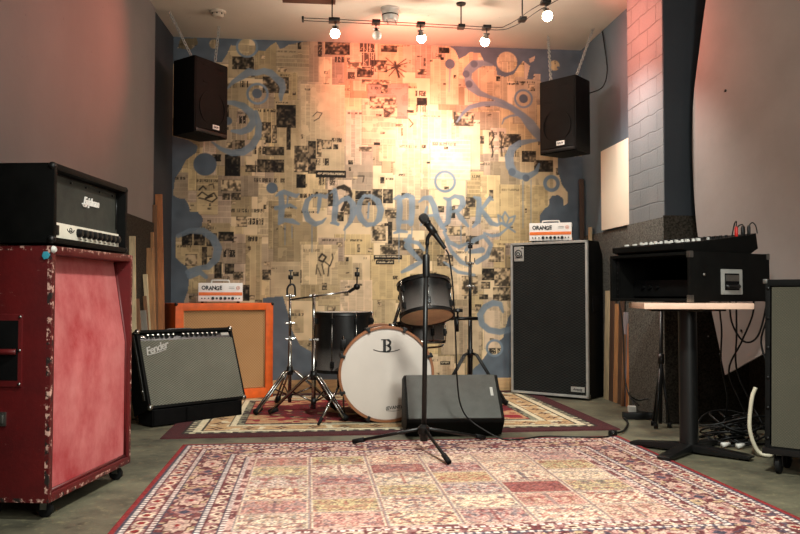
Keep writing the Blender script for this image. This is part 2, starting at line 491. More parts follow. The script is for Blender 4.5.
PHOTO=[(-69.3,268.6,-51.3,279.2,0.75,0),(-43.7,249.1,-22.2,263.2,0.7,0),(-62.6,253.7,-56.1,258.9,0.8,1),(-74.7,227.4,-71.5,238.4,0.8,0),(-63.2,222.7,-57.5,229.5,0.85,1),(-66.3,200.0,-58.2,209.4,0.8,0),(-73.6,202.4,-68.8,207.5,0.5,0),(-74.3,179.1,-62.2,196.8,0.9,0),(-84.9,191.4,-77.7,197.3,0.85,0),(-44.3,212.2,-36.9,224.9,0.55,0),(-51.6,197.8,-29.4,204.1,0.8,1),(-58.0,182.7,-49.0,188.7,0.75,0),(-48.2,182.8,-26.0,193.3,0.8,0),(-47.7,233.1,-26.3,235.3,0.7,1),(-77.4,166.6,-61.2,176.0,0.45,0),(-76.6,159.1,-70.1,165.0,0.7,0),(-69.3,159.2,-61.2,165.2,0.7,0),(-50.6,174.5,-25.1,178.2,0.6,1),(-69.2,149.3,-42.3,152.1,0.6,1),(-55.3,138.7,-42.2,144.6,0.8,1),(-65.0,136.9,-56.1,145.3,0.35,0),(-88.5,137.5,-85.3,142.5,0.6,0),(-79.5,125.2,-66.6,132.7,0.85,0),(-108.5,121.7,-100.5,131.6,0.85,0),(-98.9,121.8,-90.1,131.7,0.85,0),(-89.2,121.0,-80.4,131.8,0.8,0),(-92.3,103.7,-88.4,120.2,0.7,0),(-75.4,112.0,-64.9,117.9,0.85,1),(-105.9,104.5,-96.4,114.4,0.45,0),(-82.5,94.7,-76.2,107.9,0.8,0),(-73.7,98.0,-66.4,106.3,0.85,0),(-58.9,75.8,-53.3,89.0,0.85,0),(-67.1,93.1,-59.1,99.7,0.65,0),(-55.2,125.4,-47.0,129.6,0.7,1),(-43.5,93.2,-36.2,101.5,0.7,0),(7.7,283.7,28.7,295.5,0.8,0),(1.8,280.9,6.8,294.7,0.75,1),(-14.9,287.2,-12.4,293.2,0.8,0),(16.1,277.1,24.5,281.7,0.75,1),(25.4,277.4,28.8,280.9,0.6,1),(37.2,286.3,49.9,294.5,0.75,1),(38.9,274.4,50.8,285.9,0.7,1),(34.7,264.9,47.4,273.8,0.75,0),(24.6,262.9,33.0,269.1,0.7,1),(27.1,272.4,38.9,277.8,0.35,0),(38.9,259.1,63.6,263.2,0.45,0),(-32.8,220.8,-16.3,239.8,0.88,0),(-24.4,201.7,-20.4,221.1,0.85,0),(-41.8,207.2,-36.9,224.1,0.7,0),(-36.0,207.3,-32.0,222.5,0.5,0),(-41.7,197.2,-26.1,204.2,0.75,0),(-41.6,183.0,-31.0,193.2,0.85,0),(-17.7,183.4,-6.2,205.4,0.6,0),(-6.1,181.9,0.4,209.8,0.8,0),(1.3,196.3,5.4,211.6,0.55,0),(5.5,203.1,13.8,210.9,0.5,0),(13.8,209.2,22.2,212.7,0.7,1),(14.7,203.3,18.8,207.6,0.8,0),(0.5,189.5,11.3,195.6,0.8,1),(36.5,202.0,47.5,205.6,0.5,0),(-16.0,170.0,-7.8,181.8,0.9,0),(0.6,179.4,25.6,184.9,0.95,2),(2.2,172.7,17.2,178.9,0.65,1),(10.6,155.2,16.4,168.7,0.75,0),(24.0,148.6,30.7,163.9,0.55,0),(33.2,161.4,46.7,168.3,0.8,0),(33.2,156.3,46.7,160.7,0.55,0),(18.2,142.7,24.0,150.3,0.75,0),(-12.7,161.6,0.6,165.2,0.75,1),(-12.6,149.1,2.3,150.9,0.7,1),(47.5,156.5,56.0,170.1,0.75,0),(56.8,158.3,65.3,170.3,0.8,0),(47.6,126.1,59.4,139.7,0.6,0),(61.1,123.7,64.5,142.3,0.85,0),(57.7,138.9,62.8,141.5,0.9,0),(72.1,162.7,80.6,167.1,0.75,1),(103.7,151.2,108.9,156.4,0.75,0),(114.0,146.2,118.3,156.5,0.7,0),(127.8,155.8,135.7,164.4,0.75,0),(125.2,145.5,131.3,154.9,0.5,0),(58.5,145.6,67.9,152.5,0.5,0),(111.4,130.9,127.8,139.5,0.4,0),(127.7,124.2,139.0,131.1,0.75,0),(54.3,115.2,69.6,122.9,0.6,0),(49.3,111.0,72.9,114.5,0.8,2),(51.0,106.8,66.2,110.2,0.8,2),(65.3,118.7,78.0,127.2,0.6,0),(82.3,109.5,90.8,119.7,0.65,0),(102.8,105.3,116.5,114.7,0.6,0),(64.5,94.2,69.6,96.8,0.7,1),(98.5,96.8,102.8,100.2,0.7,1),(135.3,67.2,140.5,73.1,0.7,0),(141.5,93.5,151.9,103.8,0.8,0),(140.6,85.9,148.4,91.9,0.6,0),(138.8,77.4,146.6,81.6,0.75,0),(151.9,88.4,166.7,103.9,0.5,0),(150.9,75.7,166.6,87.6,0.6,0),(146.7,108.9,160.7,121.8,0.5,0),(124.2,79.9,138.0,96.9,0.55,0),(146.4,30.7,160.3,35.7,0.85,1),(105.2,21.8,113.7,25.1,0.85,2),(55.0,286.9,68.7,292.5,0.75,0),(45.7,266.9,49.1,279.9,0.75,1),(49.9,269.6,60.1,280.2,0.7,0),(55.1,251.8,61.0,258.8,0.6,0),(104.8,287.7,113.5,292.3,0.85,0),(105.7,281.7,109.1,284.4,0.85,0),(84.1,250.0,94.4,254.6,0.7,1),(85.8,242.3,94.4,248.6,0.8,0),(45.7,238.8,67.8,248.7,0.5,0),(91.0,276.0,93.6,283.0,0.6,1),(57.6,231.4,68.7,241.9,0.35,0),(84.9,236.3,93.5,242.5,0.5,1),(117.6,225.1,135.0,237.6,0.55,0),(77.2,235.3,83.2,238.0,0.7,0),(49.2,207.4,54.2,210.0,0.8,0),(90.0,205.6,93.5,208.3,0.7,0),(54.3,175.2,57.7,180.3,0.8,0),(72.1,215.5,73.8,222.4,0.7,0),(69.5,181.4,75.5,183.2,0.6,1),(154.4,264.9,157.9,269.4,0.8,0),(164.0,261.7,175.5,263.8,0.7,1),(182.5,257.0,188.7,263.3,0.6,0),(161.1,207.9,176.1,219.5,0.7,0),(148.0,206.8,152.4,220.7,0.6,0),(156.7,206.9,161.2,220.9,0.5,0),(176.9,195.2,189.3,205.0,0.75,0),(162.0,199.3,174.3,205.5,0.6,1),(187.4,186.7,204.3,197.4,0.75,0),(140.2,210.1,143.7,217.0,0.75,0),(206.8,184.4,209.5,190.6,0.6,0),(147.8,163.7,151.3,170.6,0.75,0),(-12.3,90.7,-10.7,101.5,0.6,0),(25.8,109.2,28.3,112.6,0.8,0),(44.2,116.9,47.6,120.2,0.5,0),(35.0,116.8,37.5,123.5,0.6,0),(40.9,111.0,44.2,112.7,0.6,1),(5.9,84.9,10.0,90.8,0.5,0),(-49.1,71.7,-43.4,76.6,0.5,0),(97.0,279.7,99.6,281.5,0.4,0)]
INK=[[(-95.2,167.2,1.0),(-92.0,170.5,1.0),(-89.6,168.1,1.0)],[(-96.0,162.2,0.9),(-92.8,165.6,0.9),(-87.9,162.3,0.9),(-83.1,164.9,0.9),(-80.6,160.8,0.9),(-84.6,157.4,0.9),(-91.1,159.8,0.9),(-95.2,160.6,0.9)],[(-89.5,160.6,1.4),(-84.7,162.4,1.4)],[(-87.2,171.4,0.7),(-84.0,172.3,0.7),(-83.1,169.0,0.7)],[(59.3,281.9,0.6),(67.8,275.3,0.6),(76.4,281.6,0.6)],[(58.4,276.7,0.6),(67.8,275.3,0.6),(77.2,278.2,0.6)],[(59.3,270.8,0.6),(67.8,274.5,0.6),(76.4,270.4,0.6)],[(61.9,266.6,0.6),(67.8,273.6,0.6),(74.7,266.1,0.6)],[(67.0,278.7,1.5),(68.7,271.9,1.5),(70.4,265.9,1.5)],[(64.4,273.5,1.4),(71.2,275.4,1.4)],[(3.3,111.6,1.3),(5.8,115.0,1.3),(9.1,112.5,1.3),(6.6,108.3,1.3),(3.3,109.9,1.3)],[(1.7,105.8,0.7),(0.9,98.2,0.7)],[(8.3,108.3,0.8),(12.5,105.0,0.8),(14.9,111.7,0.8),(14.1,115.0,0.8)],[(5.8,106.6,0.8),(7.5,98.3,0.8)],[(11.6,105.0,0.8),(10.8,96.6,0.8)],[(2.5,103.3,0.6),(5.0,96.6,0.6)],[(18.9,170.5,2.2),(24.0,172.2,2.2),(28.2,169.8,2.2),(29.9,165.6,2.2),(29.0,160.5,2.2)],[(19.8,171.3,1.5),(25.7,168.9,1.5)],[(28.2,163.9,2.1),(24.8,157.1,2.1),(22.3,152.0,2.1)],[(14.8,163.7,1.3),(17.3,167.1,1.3)],[(150.7,221.5,1.0),(152.4,216.3,1.0),(149.8,211.1,1.0),(151.5,203.4,1.0),(150.6,199.0,1.0)],[(157.7,220.8,0.9),(159.4,215.6,0.9),(158.5,208.7,0.9),(159.3,200.1,0.9)],[(-2.1,230.8,0.5),(1.2,234.3,0.5),(5.4,233.5,0.5),(2.9,229.2,0.5),(-1.3,226.6,0.5)],[(35.7,180.8,0.6),(40.8,180.9,0.6),(39.9,175.8,0.6)],[(78.9,230.2,0.7),(82.4,226.0,0.7),(79.8,223.4,0.7)],[(57.6,237.4,0.7),(62.7,234.9,0.7),(59.3,231.4,0.7)]]
BLUE=[('poly',[(-121.5,301.2),(-13.3,300.8),(24.5,297.9),(24.5,296.2),(1.8,295.4),(-12.4,293.2),(-23.2,290.3),(-26.5,287.7),(-29.8,286.7),(-33.2,292.5),(-37.3,289.8),(-42.2,284.6),(-48.0,284.4),(-49.6,281.8),(-62.8,280.6),(-66.1,288.0),(-70.2,288.7),(-73.4,281.1),(-77.5,274.2),(-121.2,271.2)]),('hole',-84.1,289.1,3.9),('hole',-57.1,287.5,8.6),('ring',-57.1,287.5,8.2,0.9),('paperpoly',[(-111.7,292.4),(-98.0,293.7),(-97.1,288.7),(-103.6,283.4),(-113.3,284.8)]),('poly',[(97.0,298.7),(175.7,297.8),(238.1,296.4),(237.9,263.8),(194.1,262.6),(193.2,272.2),(187.9,272.0),(187.0,267.6),(181.7,267.4),(184.4,278.9),(178.2,283.1),(174.7,278.6),(170.2,271.5),(162.3,268.6),(155.3,270.2),(154.4,277.1),(143.9,282.0),(140.5,288.8),(131.7,289.4),(127.4,285.8),(122.1,283.0),(118.7,290.7),(111.7,294.8)]),('hole',164.1,281.7,9.0),('paperpoly',[(183.6,285.0),(188.9,287.8),(188.0,283.4),(184.4,281.5)]),('hole',206.2,280.0,4.5),('dot',209.3,278.3,1.1),('stroke',[(150.9,278.7,1.0),(142.2,280.2,2.6),(135.2,278.2,4.3),(129.9,272.9,3.9),(129.9,266.0,3.0),(132.5,260.0,4.3),(139.5,254.1,2.7),(149.1,250.9,1.4),(160.4,246.8,1.9),(170.1,241.0,2.2),(178.0,235.1,3.1),(184.1,228.3,4.5),(189.4,221.5,4.3),(198.2,213.0,3.4)]),('dot',128.2,270.2,3.1),('dot',130.8,261.6,3.1),('dot',135.2,279.1,3.1),('stroke',[(120.2,228.6,0.7),(125.5,236.5,1.3),(131.6,241.8,1.9),(142.0,244.6,2.1),(154.3,245.4,2.2),(166.6,242.7,2.7),(176.2,236.0,2.6)]),('stroke',[(159.5,227.7,0.5),(161.2,232.1,0.8),(166.5,234.9,0.9),(173.6,235.9,0.9),(179.7,233.4,0.6)]),('ring',178.5,250.2,7.4,0.9),('dot',178.5,250.2,3.9),('ring',109.8,177.3,8.4,1.1),('dot',114.3,278.5,4.3),('stroke',[(114.3,275.0,0.6),(113.4,254.3,0.3)]),('stroke',[(193.7,214.6,0.9),(184.0,213.5,1.7),(175.2,211.6,2.6),(168.1,206.3,3.3),(165.5,199.3,3.8),(166.3,191.6,3.8),(169.8,185.6,3.4),(175.9,183.1,3.1),(183.0,183.2,2.7),(189.1,186.8,2.1),(191.8,193.7,1.0)]),('dot',168.0,186.4,3.3),('dot',180.3,181.4,3.1),('ring',202.8,177.0,5.8,1.6),('poly',[(192.4,141.8),(192.4,149.6),(196.9,155.7),(200.4,157.5),(200.5,162.7),(203.2,166.2),(208.5,167.1),(212.9,164.6),(213.7,157.6),(217.3,160.3),(217.4,169.0),(212.1,175.8),(208.6,187.1),(208.7,199.2),(237.3,202.4),(236.6,121.4),(193.1,121.2)]),('stroke',[(-73.2,251.7,0.6),(-68.4,257.7,1.7),(-61.8,262.1,2.6),(-55.3,266.5,3.3),(-49.5,265.8,2.4),(-43.0,267.7,2.6),(-37.2,266.2,2.9),(-33.0,262.1,2.9),(-28.9,258.8,3.3),(-27.2,253.8,2.6),(-28.8,247.9,2.1),(-28.8,243.6,1.2)]),('ring',-48.2,248.4,8.2,1.0),('dot',-48.6,248.6,4.1),('stroke',[(-75.6,240.8,1.3),(-67.4,240.1,2.2),(-60.0,237.8,2.9),(-53.4,232.1,3.4),(-50.9,225.5,3.1),(-55.0,218.7,2.9),(-61.5,216.0,2.4),(-68.9,216.7,1.2)]),('stroke',[(-49.3,233.0,1.7),(-46.8,223.0,2.6),(-47.6,213.0,2.9),(-52.4,204.5,3.1),(-59.8,199.3,3.1),(-68.7,198.3,2.6),(-77.7,201.5,1.7),(-85.1,207.2,0.7)]),('dot',-72.2,225.0,3.4),('dot',-90.6,188.5,9.4),('poly',[(-122.2,213.0),(-104.5,208.4),(-96.4,203.6),(-97.9,197.8),(-105.9,191.8),(-109.9,183.5),(-114.6,176.8),(-116.1,162.8),(-112.1,160.3),(-106.4,159.6),(-103.2,154.7),(-102.3,148.9),(-95.9,149.0),(-91.8,144.1),(-92.6,137.5),(-97.4,134.1),(-105.4,131.6),(-113.4,129.1),(-113.2,111.0),(-109.9,107.8),(-105.1,104.5),(-101.9,98.8),(-103.3,84.8),(-106.4,75.0),(-104.7,62.0),(-120.6,60.4)]),('stroke',[(-111.8,129.1,1.7),(-102.2,133.3,2.2),(-91.7,133.4,2.9),(-83.6,127.7,3.3),(-79.5,119.4,3.4),(-81.0,110.4,3.1),(-87.4,103.7,2.4),(-96.3,102.9,1.7),(-103.5,99.6,2.2)]),('stroke',[(-101.8,96.3,2.6),(-93.8,99.6,2.1),(-89.0,95.5,1.7)]),('dot',-35.8,169.7,4.6),('poly',[(-42.6,78.3),(-26.3,79.9),(-22.9,68.3),(-18.7,51.8),(-12.1,39.3),(-2.2,33.5),(12.7,39.2),(25.2,-2.4),(-48.6,-3.9),(-43.2,43.7)]),('poly',[(174.4,76.5),(163.9,61.2),(159.5,44.2),(154.2,40.8),(146.4,32.4),(140.3,24.0),(130.8,15.6),(127.4,-3.7),(174.0,-5.2)]),('stroke',[(159.6,66.3,1.0),(157.0,73.1,2.2),(150.9,74.0,2.6),(144.0,70.6,2.6),(139.6,63.8,2.7),(141.3,56.1,2.6),(147.4,51.0,2.6),(156.9,49.3,2.6),(167.3,51.8,2.6)]),('ring',152.1,35.7,6.5,1.0),('hole',152.1,35.7,5.5),('stroke',[(-32.5,163.0,0.7),(-29.2,165.6,1.7),(-25.9,166.5,2.1),(-20.9,164.9,1.9),(-16.0,163.3,1.7),(-13.5,165.0,0.7)]),('stroke',[(-28.4,164.8,2.1),(-27.5,154.8,2.7),(-28.3,145.6,2.6),(-29.9,139.7,0.9)]),('stroke',[(-32.4,153.0,1.9),(-26.7,153.9,1.7),(-20.9,155.7,1.4),(-15.9,153.2,0.9)]),('stroke',[(-29.9,139.7,0.9),(-25.0,143.1,1.7),(-19.2,142.3,2.2),(-13.4,139.9,0.9)]),('stroke',[(-22.6,163.2,0.7),(-23.4,154.8,0.7)]),('stroke',[(-1.9,164.3,0.9),(-6.8,159.2,2.1),(-8.5,151.6,2.6),(-5.9,144.1,2.6),(-0.1,140.0,2.2),(5.7,141.7,1.4),(9.0,145.1,0.5)]),('stroke',[(-1.9,163.5,1.0),(3.9,164.4,1.4),(8.9,162.8,1.7),(10.6,165.3,0.5)]),('stroke',[(3.9,162.7,1.7),(3.1,155.1,1.7),(2.3,149.2,0.7)]),('stroke',[(12.3,166.2,0.7),(16.4,168.7,1.7),(17.3,160.3,2.4),(16.5,150.2,2.6),(15.7,142.7,2.2),(19.0,139.3,0.9)]),('stroke',[(17.3,155.3,0.9),(22.3,160.4,1.7),(27.3,162.2,2.1),(31.5,157.2,2.6),(31.6,148.7,2.6),(29.1,142.0,1.9),(24.1,135.2,0.7)]),('stroke',[(13.2,141.0,0.9),(19.0,140.2,1.4)]),('stroke',[(41.6,164.9,0.9),(37.4,158.9,2.2),(35.8,151.3,2.6),(38.3,144.6,2.6),(43.3,139.6,2.1),(49.2,140.5,1.7)]),('stroke',[(39.9,164.0,0.9),(46.7,164.1,1.7),(52.6,159.9,2.6),(55.1,152.4,2.9),(53.5,144.7,2.6),(49.2,139.6,1.2)]),('stroke',[(45.0,158.2,0.8),(44.2,145.5,0.8)]),('stroke',[(66.2,161.8,0.9),(70.4,163.6,2.1),(71.2,155.1,2.6),(70.4,144.1,2.7),(69.6,134.7,1.4)]),('stroke',[(71.2,161.9,1.4),(77.2,165.4,1.9),(81.5,162.9,2.6),(81.5,151.0,2.6),(80.6,140.8,2.1)]),('stroke',[(66.2,133.0,0.9),(71.2,134.8,1.7),(77.2,134.0,0.9)]),('stroke',[(72.1,142.4,1.5),(81.5,142.5,1.5)]),('stroke',[(87.4,159.5,0.7),(91.7,163.0,1.7),(96.9,163.1,2.4),(100.3,156.3,2.6),(102.8,146.9,2.6),(107.1,139.3,2.2),(110.5,135.1,0.9)]),('stroke',[(94.3,155.4,0.9),(91.7,146.0,1.4),(89.1,140.0,0.9)]),('stroke',[(90.8,147.7,1.0),(102.8,148.6,1.2)]),('stroke',[(108.9,163.2,0.9),(113.2,161.6,2.1),(113.2,152.2,2.6),(112.3,142.8,2.2),(108.0,139.3,0.9)]),('stroke',[(112.3,161.5,1.2),(118.4,165.0,1.7),(124.4,163.4,2.4),(125.2,158.3,2.6),(121.8,153.1,1.7),(114.9,151.3,1.0)]),('stroke',[(119.2,152.2,1.4),(123.5,146.3,2.4),(129.5,139.5,1.2)]),('stroke',[(134.8,164.4,0.9),(139.1,162.7,2.2),(139.1,152.5,2.6),(138.2,143.9,2.4),(133.8,138.7,1.0)]),('stroke',[(140.0,152.5,1.0),(144.3,157.7,1.7),(148.7,163.7,1.9),(151.3,162.0,0.7)]),('stroke',[(140.8,154.2,1.4),(145.2,148.2,2.4),(149.5,142.3,2.2),(154.7,140.6,1.5),(159.1,142.4,1.0),(164.3,139.0,1.0),(170.4,134.8,0.8)]),('stroke',[(143.4,133.7,0.9),(150.3,131.2,1.4),(156.4,132.1,1.4),(160.8,135.5,0.9),(167.8,141.6,0.8)]),('stroke',[(162.5,139.8,0.8),(159.1,146.7,0.8),(161.7,151.9,0.8),(165.2,146.7,0.8),(162.5,139.8,0.8)]),('stroke',[(162.5,139.8,0.8),(156.4,143.2,0.7),(155.6,149.2,0.8),(160.0,146.7,0.7)]),('stroke',[(162.5,139.8,0.8),(168.7,143.3,0.7),(170.5,148.5,0.8),(165.2,146.7,0.7)]),('stroke',[(79.7,130.6,1.7),(77.2,122.1,2.7),(83.1,115.4,2.1),(89.1,108.7,1.7),(79.7,103.5,2.2),(72.9,100.1,1.2)]),('stroke',[(75.5,127.2,1.4),(86.6,124.7,1.7),(91.7,118.8,1.2)]),('stroke',[(108.8,134.2,1.2),(113.1,125.8,1.7),(121.7,121.6,1.7),(129.5,125.0,1.2)]),('stroke',[(110.5,127.4,1.0),(115.7,117.3,1.7),(123.4,108.8,1.9),(132.0,105.4,1.4)]),('stroke',[(127.7,119.0,1.4),(134.7,127.6,2.1),(143.3,131.1,1.7),(149.4,123.5,1.7),(145.9,114.0,2.1),(137.2,108.9,2.2)]),('stroke',[(131.2,117.4,1.7),(141.6,119.1,2.6)]),('stroke',[(108.8,108.7,0.9),(120.8,100.3,1.4),(134.6,97.8,1.2)]),('stroke',[(-24.9,138.1,0.4),(-24.8,122.3,0.3)]),('stroke',[(-2.6,138.3,0.4),(-2.5,116.6,0.3)]),('stroke',[(-19.2,138.2,0.4),(-19.1,128.1,0.3)]),('stroke',[(70.4,132.2,0.5),(70.4,108.6,0.3)]),('stroke',[(81.5,137.4,0.5),(80.6,118.8,0.3)]),('stroke',[(123.5,139.5,0.5),(123.4,123.3,0.3)]),('stroke',[(177.6,178.8,0.5),(177.4,138.3,0.3)]),('stroke',[(184.7,179.8,0.4),(184.4,128.0,0.3)]),('stroke',[(24.9,138.6,0.4),(24.9,126.8,0.3)])]

# ================================================================ THE SETTING
XL, XR = -1.17, 2.30           # back wall corners
YB, ZC = 6.70, 2.94

def newspaper_wall():
    rng = np.random.default_rng(11)
    r = Raster(XL - .01, XR + .01, 0, ZC, .006)
    paper = np.array((217, 194, 156)) / 255.
    H, W = r.c.shape[:2]
    def sheet(x0, x1, y0, y1, tone):
        w = r.win(x0, x1, y0, y1)
        h, n = r.c[w].shape[:2]
        if h < 4 or n < 4: return
        hue = rng.uniform(-.05, .05)
        base = paper * tone * np.array((1, 1 - abs(hue) * .3, 1 - hue * 1.6 - .02))
        a = np.ones((h, n))
        # text columns: rows of print broken into words, with clear gutters between columns
        cw = int(rng.integers(6, 12)); off = int(rng.integers(0, cw))
        vertical = rng.random() < .15
        yy = np.arange(h)[:, None]; xx = np.arange(n)[None, :]
        if vertical: yy, xx = xx + 0 * yy, yy + 0 * xx
        ci = ((xx + off) // cw).astype(int) + 0 * yy
        coltone = rng.uniform(.03, .26, 400)[ci % 400]
        rowtone = rng.uniform(.35, 1.0, 4000)[(yy + 37 * ci) % 4000]
        a -= coltone * rowtone * (.75 + .25 * rng.random((h, n)))
        gut = ((xx + off) % cw == 0) * np.ones((h, n))
        a = np.where(gut > 0, rng.uniform(.98, 1.08), a)
        blk = vnoise(rng, h, n, max(1, h / 9), max(1, n / 9))
        a = np.where((blk > .72) & (gut == 0), 1.0, a)
        a *= 1 - .10 * vnoise(rng, h, n, max(1, h / 30), max(1, n / 30))
        a[:1, :] *= .86; a[:, :1] *= .88; a[-1:, :] *= 1.05; a[:, -1:] *= 1.04
        r.c[w] = base * a[..., None]
        for k in range(int(rng.integers(0, 3))):      # small cuts and advertisements
            sx_, sy_ = rng.uniform(.015, .05), rng.uniform(.012, .04); ax_, ay_ = rng.uniform(x0, max(x0 + .001, x1 - sx_)), rng.uniform(y0, max(y0 + .001, y1 - sy_))
            photo(ax_, ax_ + sx_, ay_, ay_ + sy_, rng.uniform(.2, .7))
        if rng.random() < .7:       # a headline
            y = y1 - rng.uniform(.01, .05); x = x0 + rng.uniform(.0, .04)
            words(x, min(x1, x + rng.uniform(.06, .22)), y - rng.uniform(.012, .03), y, rng.uniform(.3, .6))
    def words(x0, x1, y0, y1, dk, col=None):
        w = r.win(x0, x1, y0, y1); h, n = r.c[w].shape[:2]
        if h < 1 or n < 2: return
        g = (rng.random(n) < .72).astype(float); v = (rng.random((h, n)) < .9) * g[None, :]
        k = (1 - dk * v)[..., None]
        r.c[w] = r.c[w] * k + (1 - k) * np.array((.10, .085, .07))
    def photo(x0, x1, y0, y1, dk):
        w = r.win(x0, x1, y0, y1); h, n = r.c[w].shape[:2]
        if h < 2 or n < 2: return
        f = .5 * vnoise(rng, h, n, max(1, h / 2.5), max(1, n / 2.5)) + .5 * vnoise(rng, h, n, max(1, h / 6), max(1, n / 6))
        f = np.clip((f - .3) / .45, 0, 1)
        lum = (1 - dk) * .55 + f * (1 - dk) * 1.1 + f ** 3 * .22
        r.c[w] = np.clip(lum, .05, .8)[..., None] * np.array((.98, .86, .68))
        r.c[w][:1] *= .7; r.c[w][-1:] *= .7
    r.c[:] = paper
    for k in range(260):
        w = rng.uniform(.10, .38); h = rng.uniform(.14, .46)
        x = rng.uniform(XL - .1, XR); y = rng.uniform(-.1, ZC)
        sheet(x, x + w, y, y + h, rng.uniform(.74, 1.05))
        if rng.random() < .05:
            pw, ph = rng.uniform(.04, .10), rng.uniform(.04, .09)
            photo(x + .02, x + .02 + pw, y + .03, y + .03 + ph, rng.uniform(.35, .75))
    for x0, y0, x1, y1, t in PAPER: sheet(x0 / 100, x1 / 100, y0 / 100, y1 / 100, min(1.07, t))
    for x0, y0, x1, y1, d, k in PHOTO:
        x0, y0, x1, y1 = x0 / 100, y0 / 100, x1 / 100, y1 / 100
        if k == 0: photo(x0, x1, y0, y1, d)
        elif k == 1: words(x0, x1, y0, y1, d)
        else:
            w = r.win(x0, x1, y0, y1); r.c[w] = np.array((.10, .09, .08))
            w = r.win(x0 + .01, x1 - .01, y0 + (y1 - y0) * .35, y1 - (y1 - y0) * .3)
            r.c[w] = np.where(rng.random(r.c[w].shape[:2])[..., None] < .75, np.array((.72, .66, .55)), r.c[w])
    for p in INK: r.stroke([(x / 100, y / 100, h * .006) for x, y, h in p], (.2, .17, .14))
    under = r.c.copy()
    blue = np.array((116, 132, 145)) / 255.
    solid = np.array((88, 99, 110)) / 255. * (.94 + .12 * vnoise(rng, H, W, 40, 40)[..., None])
    bl = blue[None, None, :] * (.94 + .12 * vnoise(rng, H, W, 40, 40)[..., None])
    for it in BLUE:
        k = it[0]
        if k in ('poly', 'paperpoly'):
            w, a = r.polymask([(x / 100, y / 100) for x, y in it[1]])
            r.blend(w, a * (.97 if k == 'poly' else 1), solid if k == 'poly' else under)
        elif k == 'stroke': r.stroke([(x / 100, y / 100, h / 100) for x, y, h in it[1]], bl, .88)
        elif k == 'ring': r.ring(it[1] / 100, it[2] / 100, it[3] / 100, it[4] / 100, bl)
        else: r.stroke([(it[1] / 100, it[2] / 100, it[3] / 100)], solid if k == 'dot' else under)
    # a little mottling from brush and paste
    r.c *= (.95 + .10 * vnoise(rng, H, W, 60, 60))[..., None]
    o = r.mesh('wall_back', lambda X, Y: np.stack([X, np.full_like(X, YB), Y], -1), attr_mat('newspaper_collage', .75))
    o['kind'] = 'structure'
newspaper_wall()

b = B(); box(b, -1.75, 2.95, -1.6, 6.9, -.12, 0); struct('floor', b, M['floor'])
b = B(); box(b, -1.75, 2.95, -1.6, 6.9, ZC, ZC + .1); struct('ceiling', b, M['ceiling'])
LX = lambda y: -1.31 + (y - 3) * (.12 / 3.05)
b = B(); prism_z(b, [(LX(-1.5), -1.5), (LX(6.05), 6.05), (LX(6.05) - .12, 6.05), (LX(-1.5) - .12, -1.5)], 0, ZC)
wl = struct('wall_left', b, M['wall_left'])
b = B(); prism_z(b, [(LX(-1.5) + .012, -1.5), (LX(6.05) + .012, 6.05), (LX(6.05) - .01, 6.05), (LX(-1.5) - .01, -1.5)], .001, 1.335)
struct('carpet_panel', b, M['carpet'], wl)
b = B(); prism_z(b, [(-1.205, 6.05), (-1.17, 6.70), (-1.3, 6.70), (-1.3, 6.05)], 0, ZC); struct('wall_left', b, M['wall_dark'])  # blue-grey wall end, with the corner's shadow mixed into its dark colour
b = B(); prism_z(b, [(2.30, 5.42), (2.30, 6.74), (2.42, 6.74), (2.42, 5.42)], 0, ZC); wr = struct('wall_right', b, M['wall_blue'])
b = B(); box(b, 2.288, 2.30, 5.425, 6.695, .001, 1.31); struct('carpet_panel', b, M['carpet_grey'], wr)
b = B(); box(b, 2.20, 2.86, 4.85, 5.42, 0, ZC); wp = struct('wall_pillar', b, M['brick'])
b = B(); box(b, 2.203, 2.75, 4.842, 4.85, 1.29, ZC - .001, .001); struct('dark_face', b, M['wall_dark'], wp)  # thin dark panel over the brick front, above the carpet
b = B(); box(b, 2.188, 2.20, 4.84, 5.425, .001, 1.30, .003); struct('carpet_panel', b, M['carpet_grey'], wp)
b = B(); box(b, 2.19, 2.75, 4.838, 4.85, .001, 1.31, .003); struct('carpet_panel', b, M['carpet'], wp)
b = B(); prism_z(b, [(2.75, -1.5), (2.75, 4.85), (2.87, 4.85), (2.87, -1.5)], 0, ZC); wn = struct('wall_right', b, M['wall_plain'])
b = B(); box(b, 2.738, 2.75, -1.49, 4.83, .001, 1.30); struct('carpet_panel', b, M['carpet'], wn)
b = B(); prism_z(b, [(-1.6, -1.62), (2.9, -1.62), (2.9, -1.5), (-1.6, -1.5)], 0, ZC); struct('wall_front', b, M['wall_plain'])
b = B(); box(b, -1.165, 2.285, 6.68, 6.70, 0, .105, .003); struct('baseboard_back', b, M['skirting'])

# ================================================================ RUGS
def rug_field(r, rng, palette):
    return palette

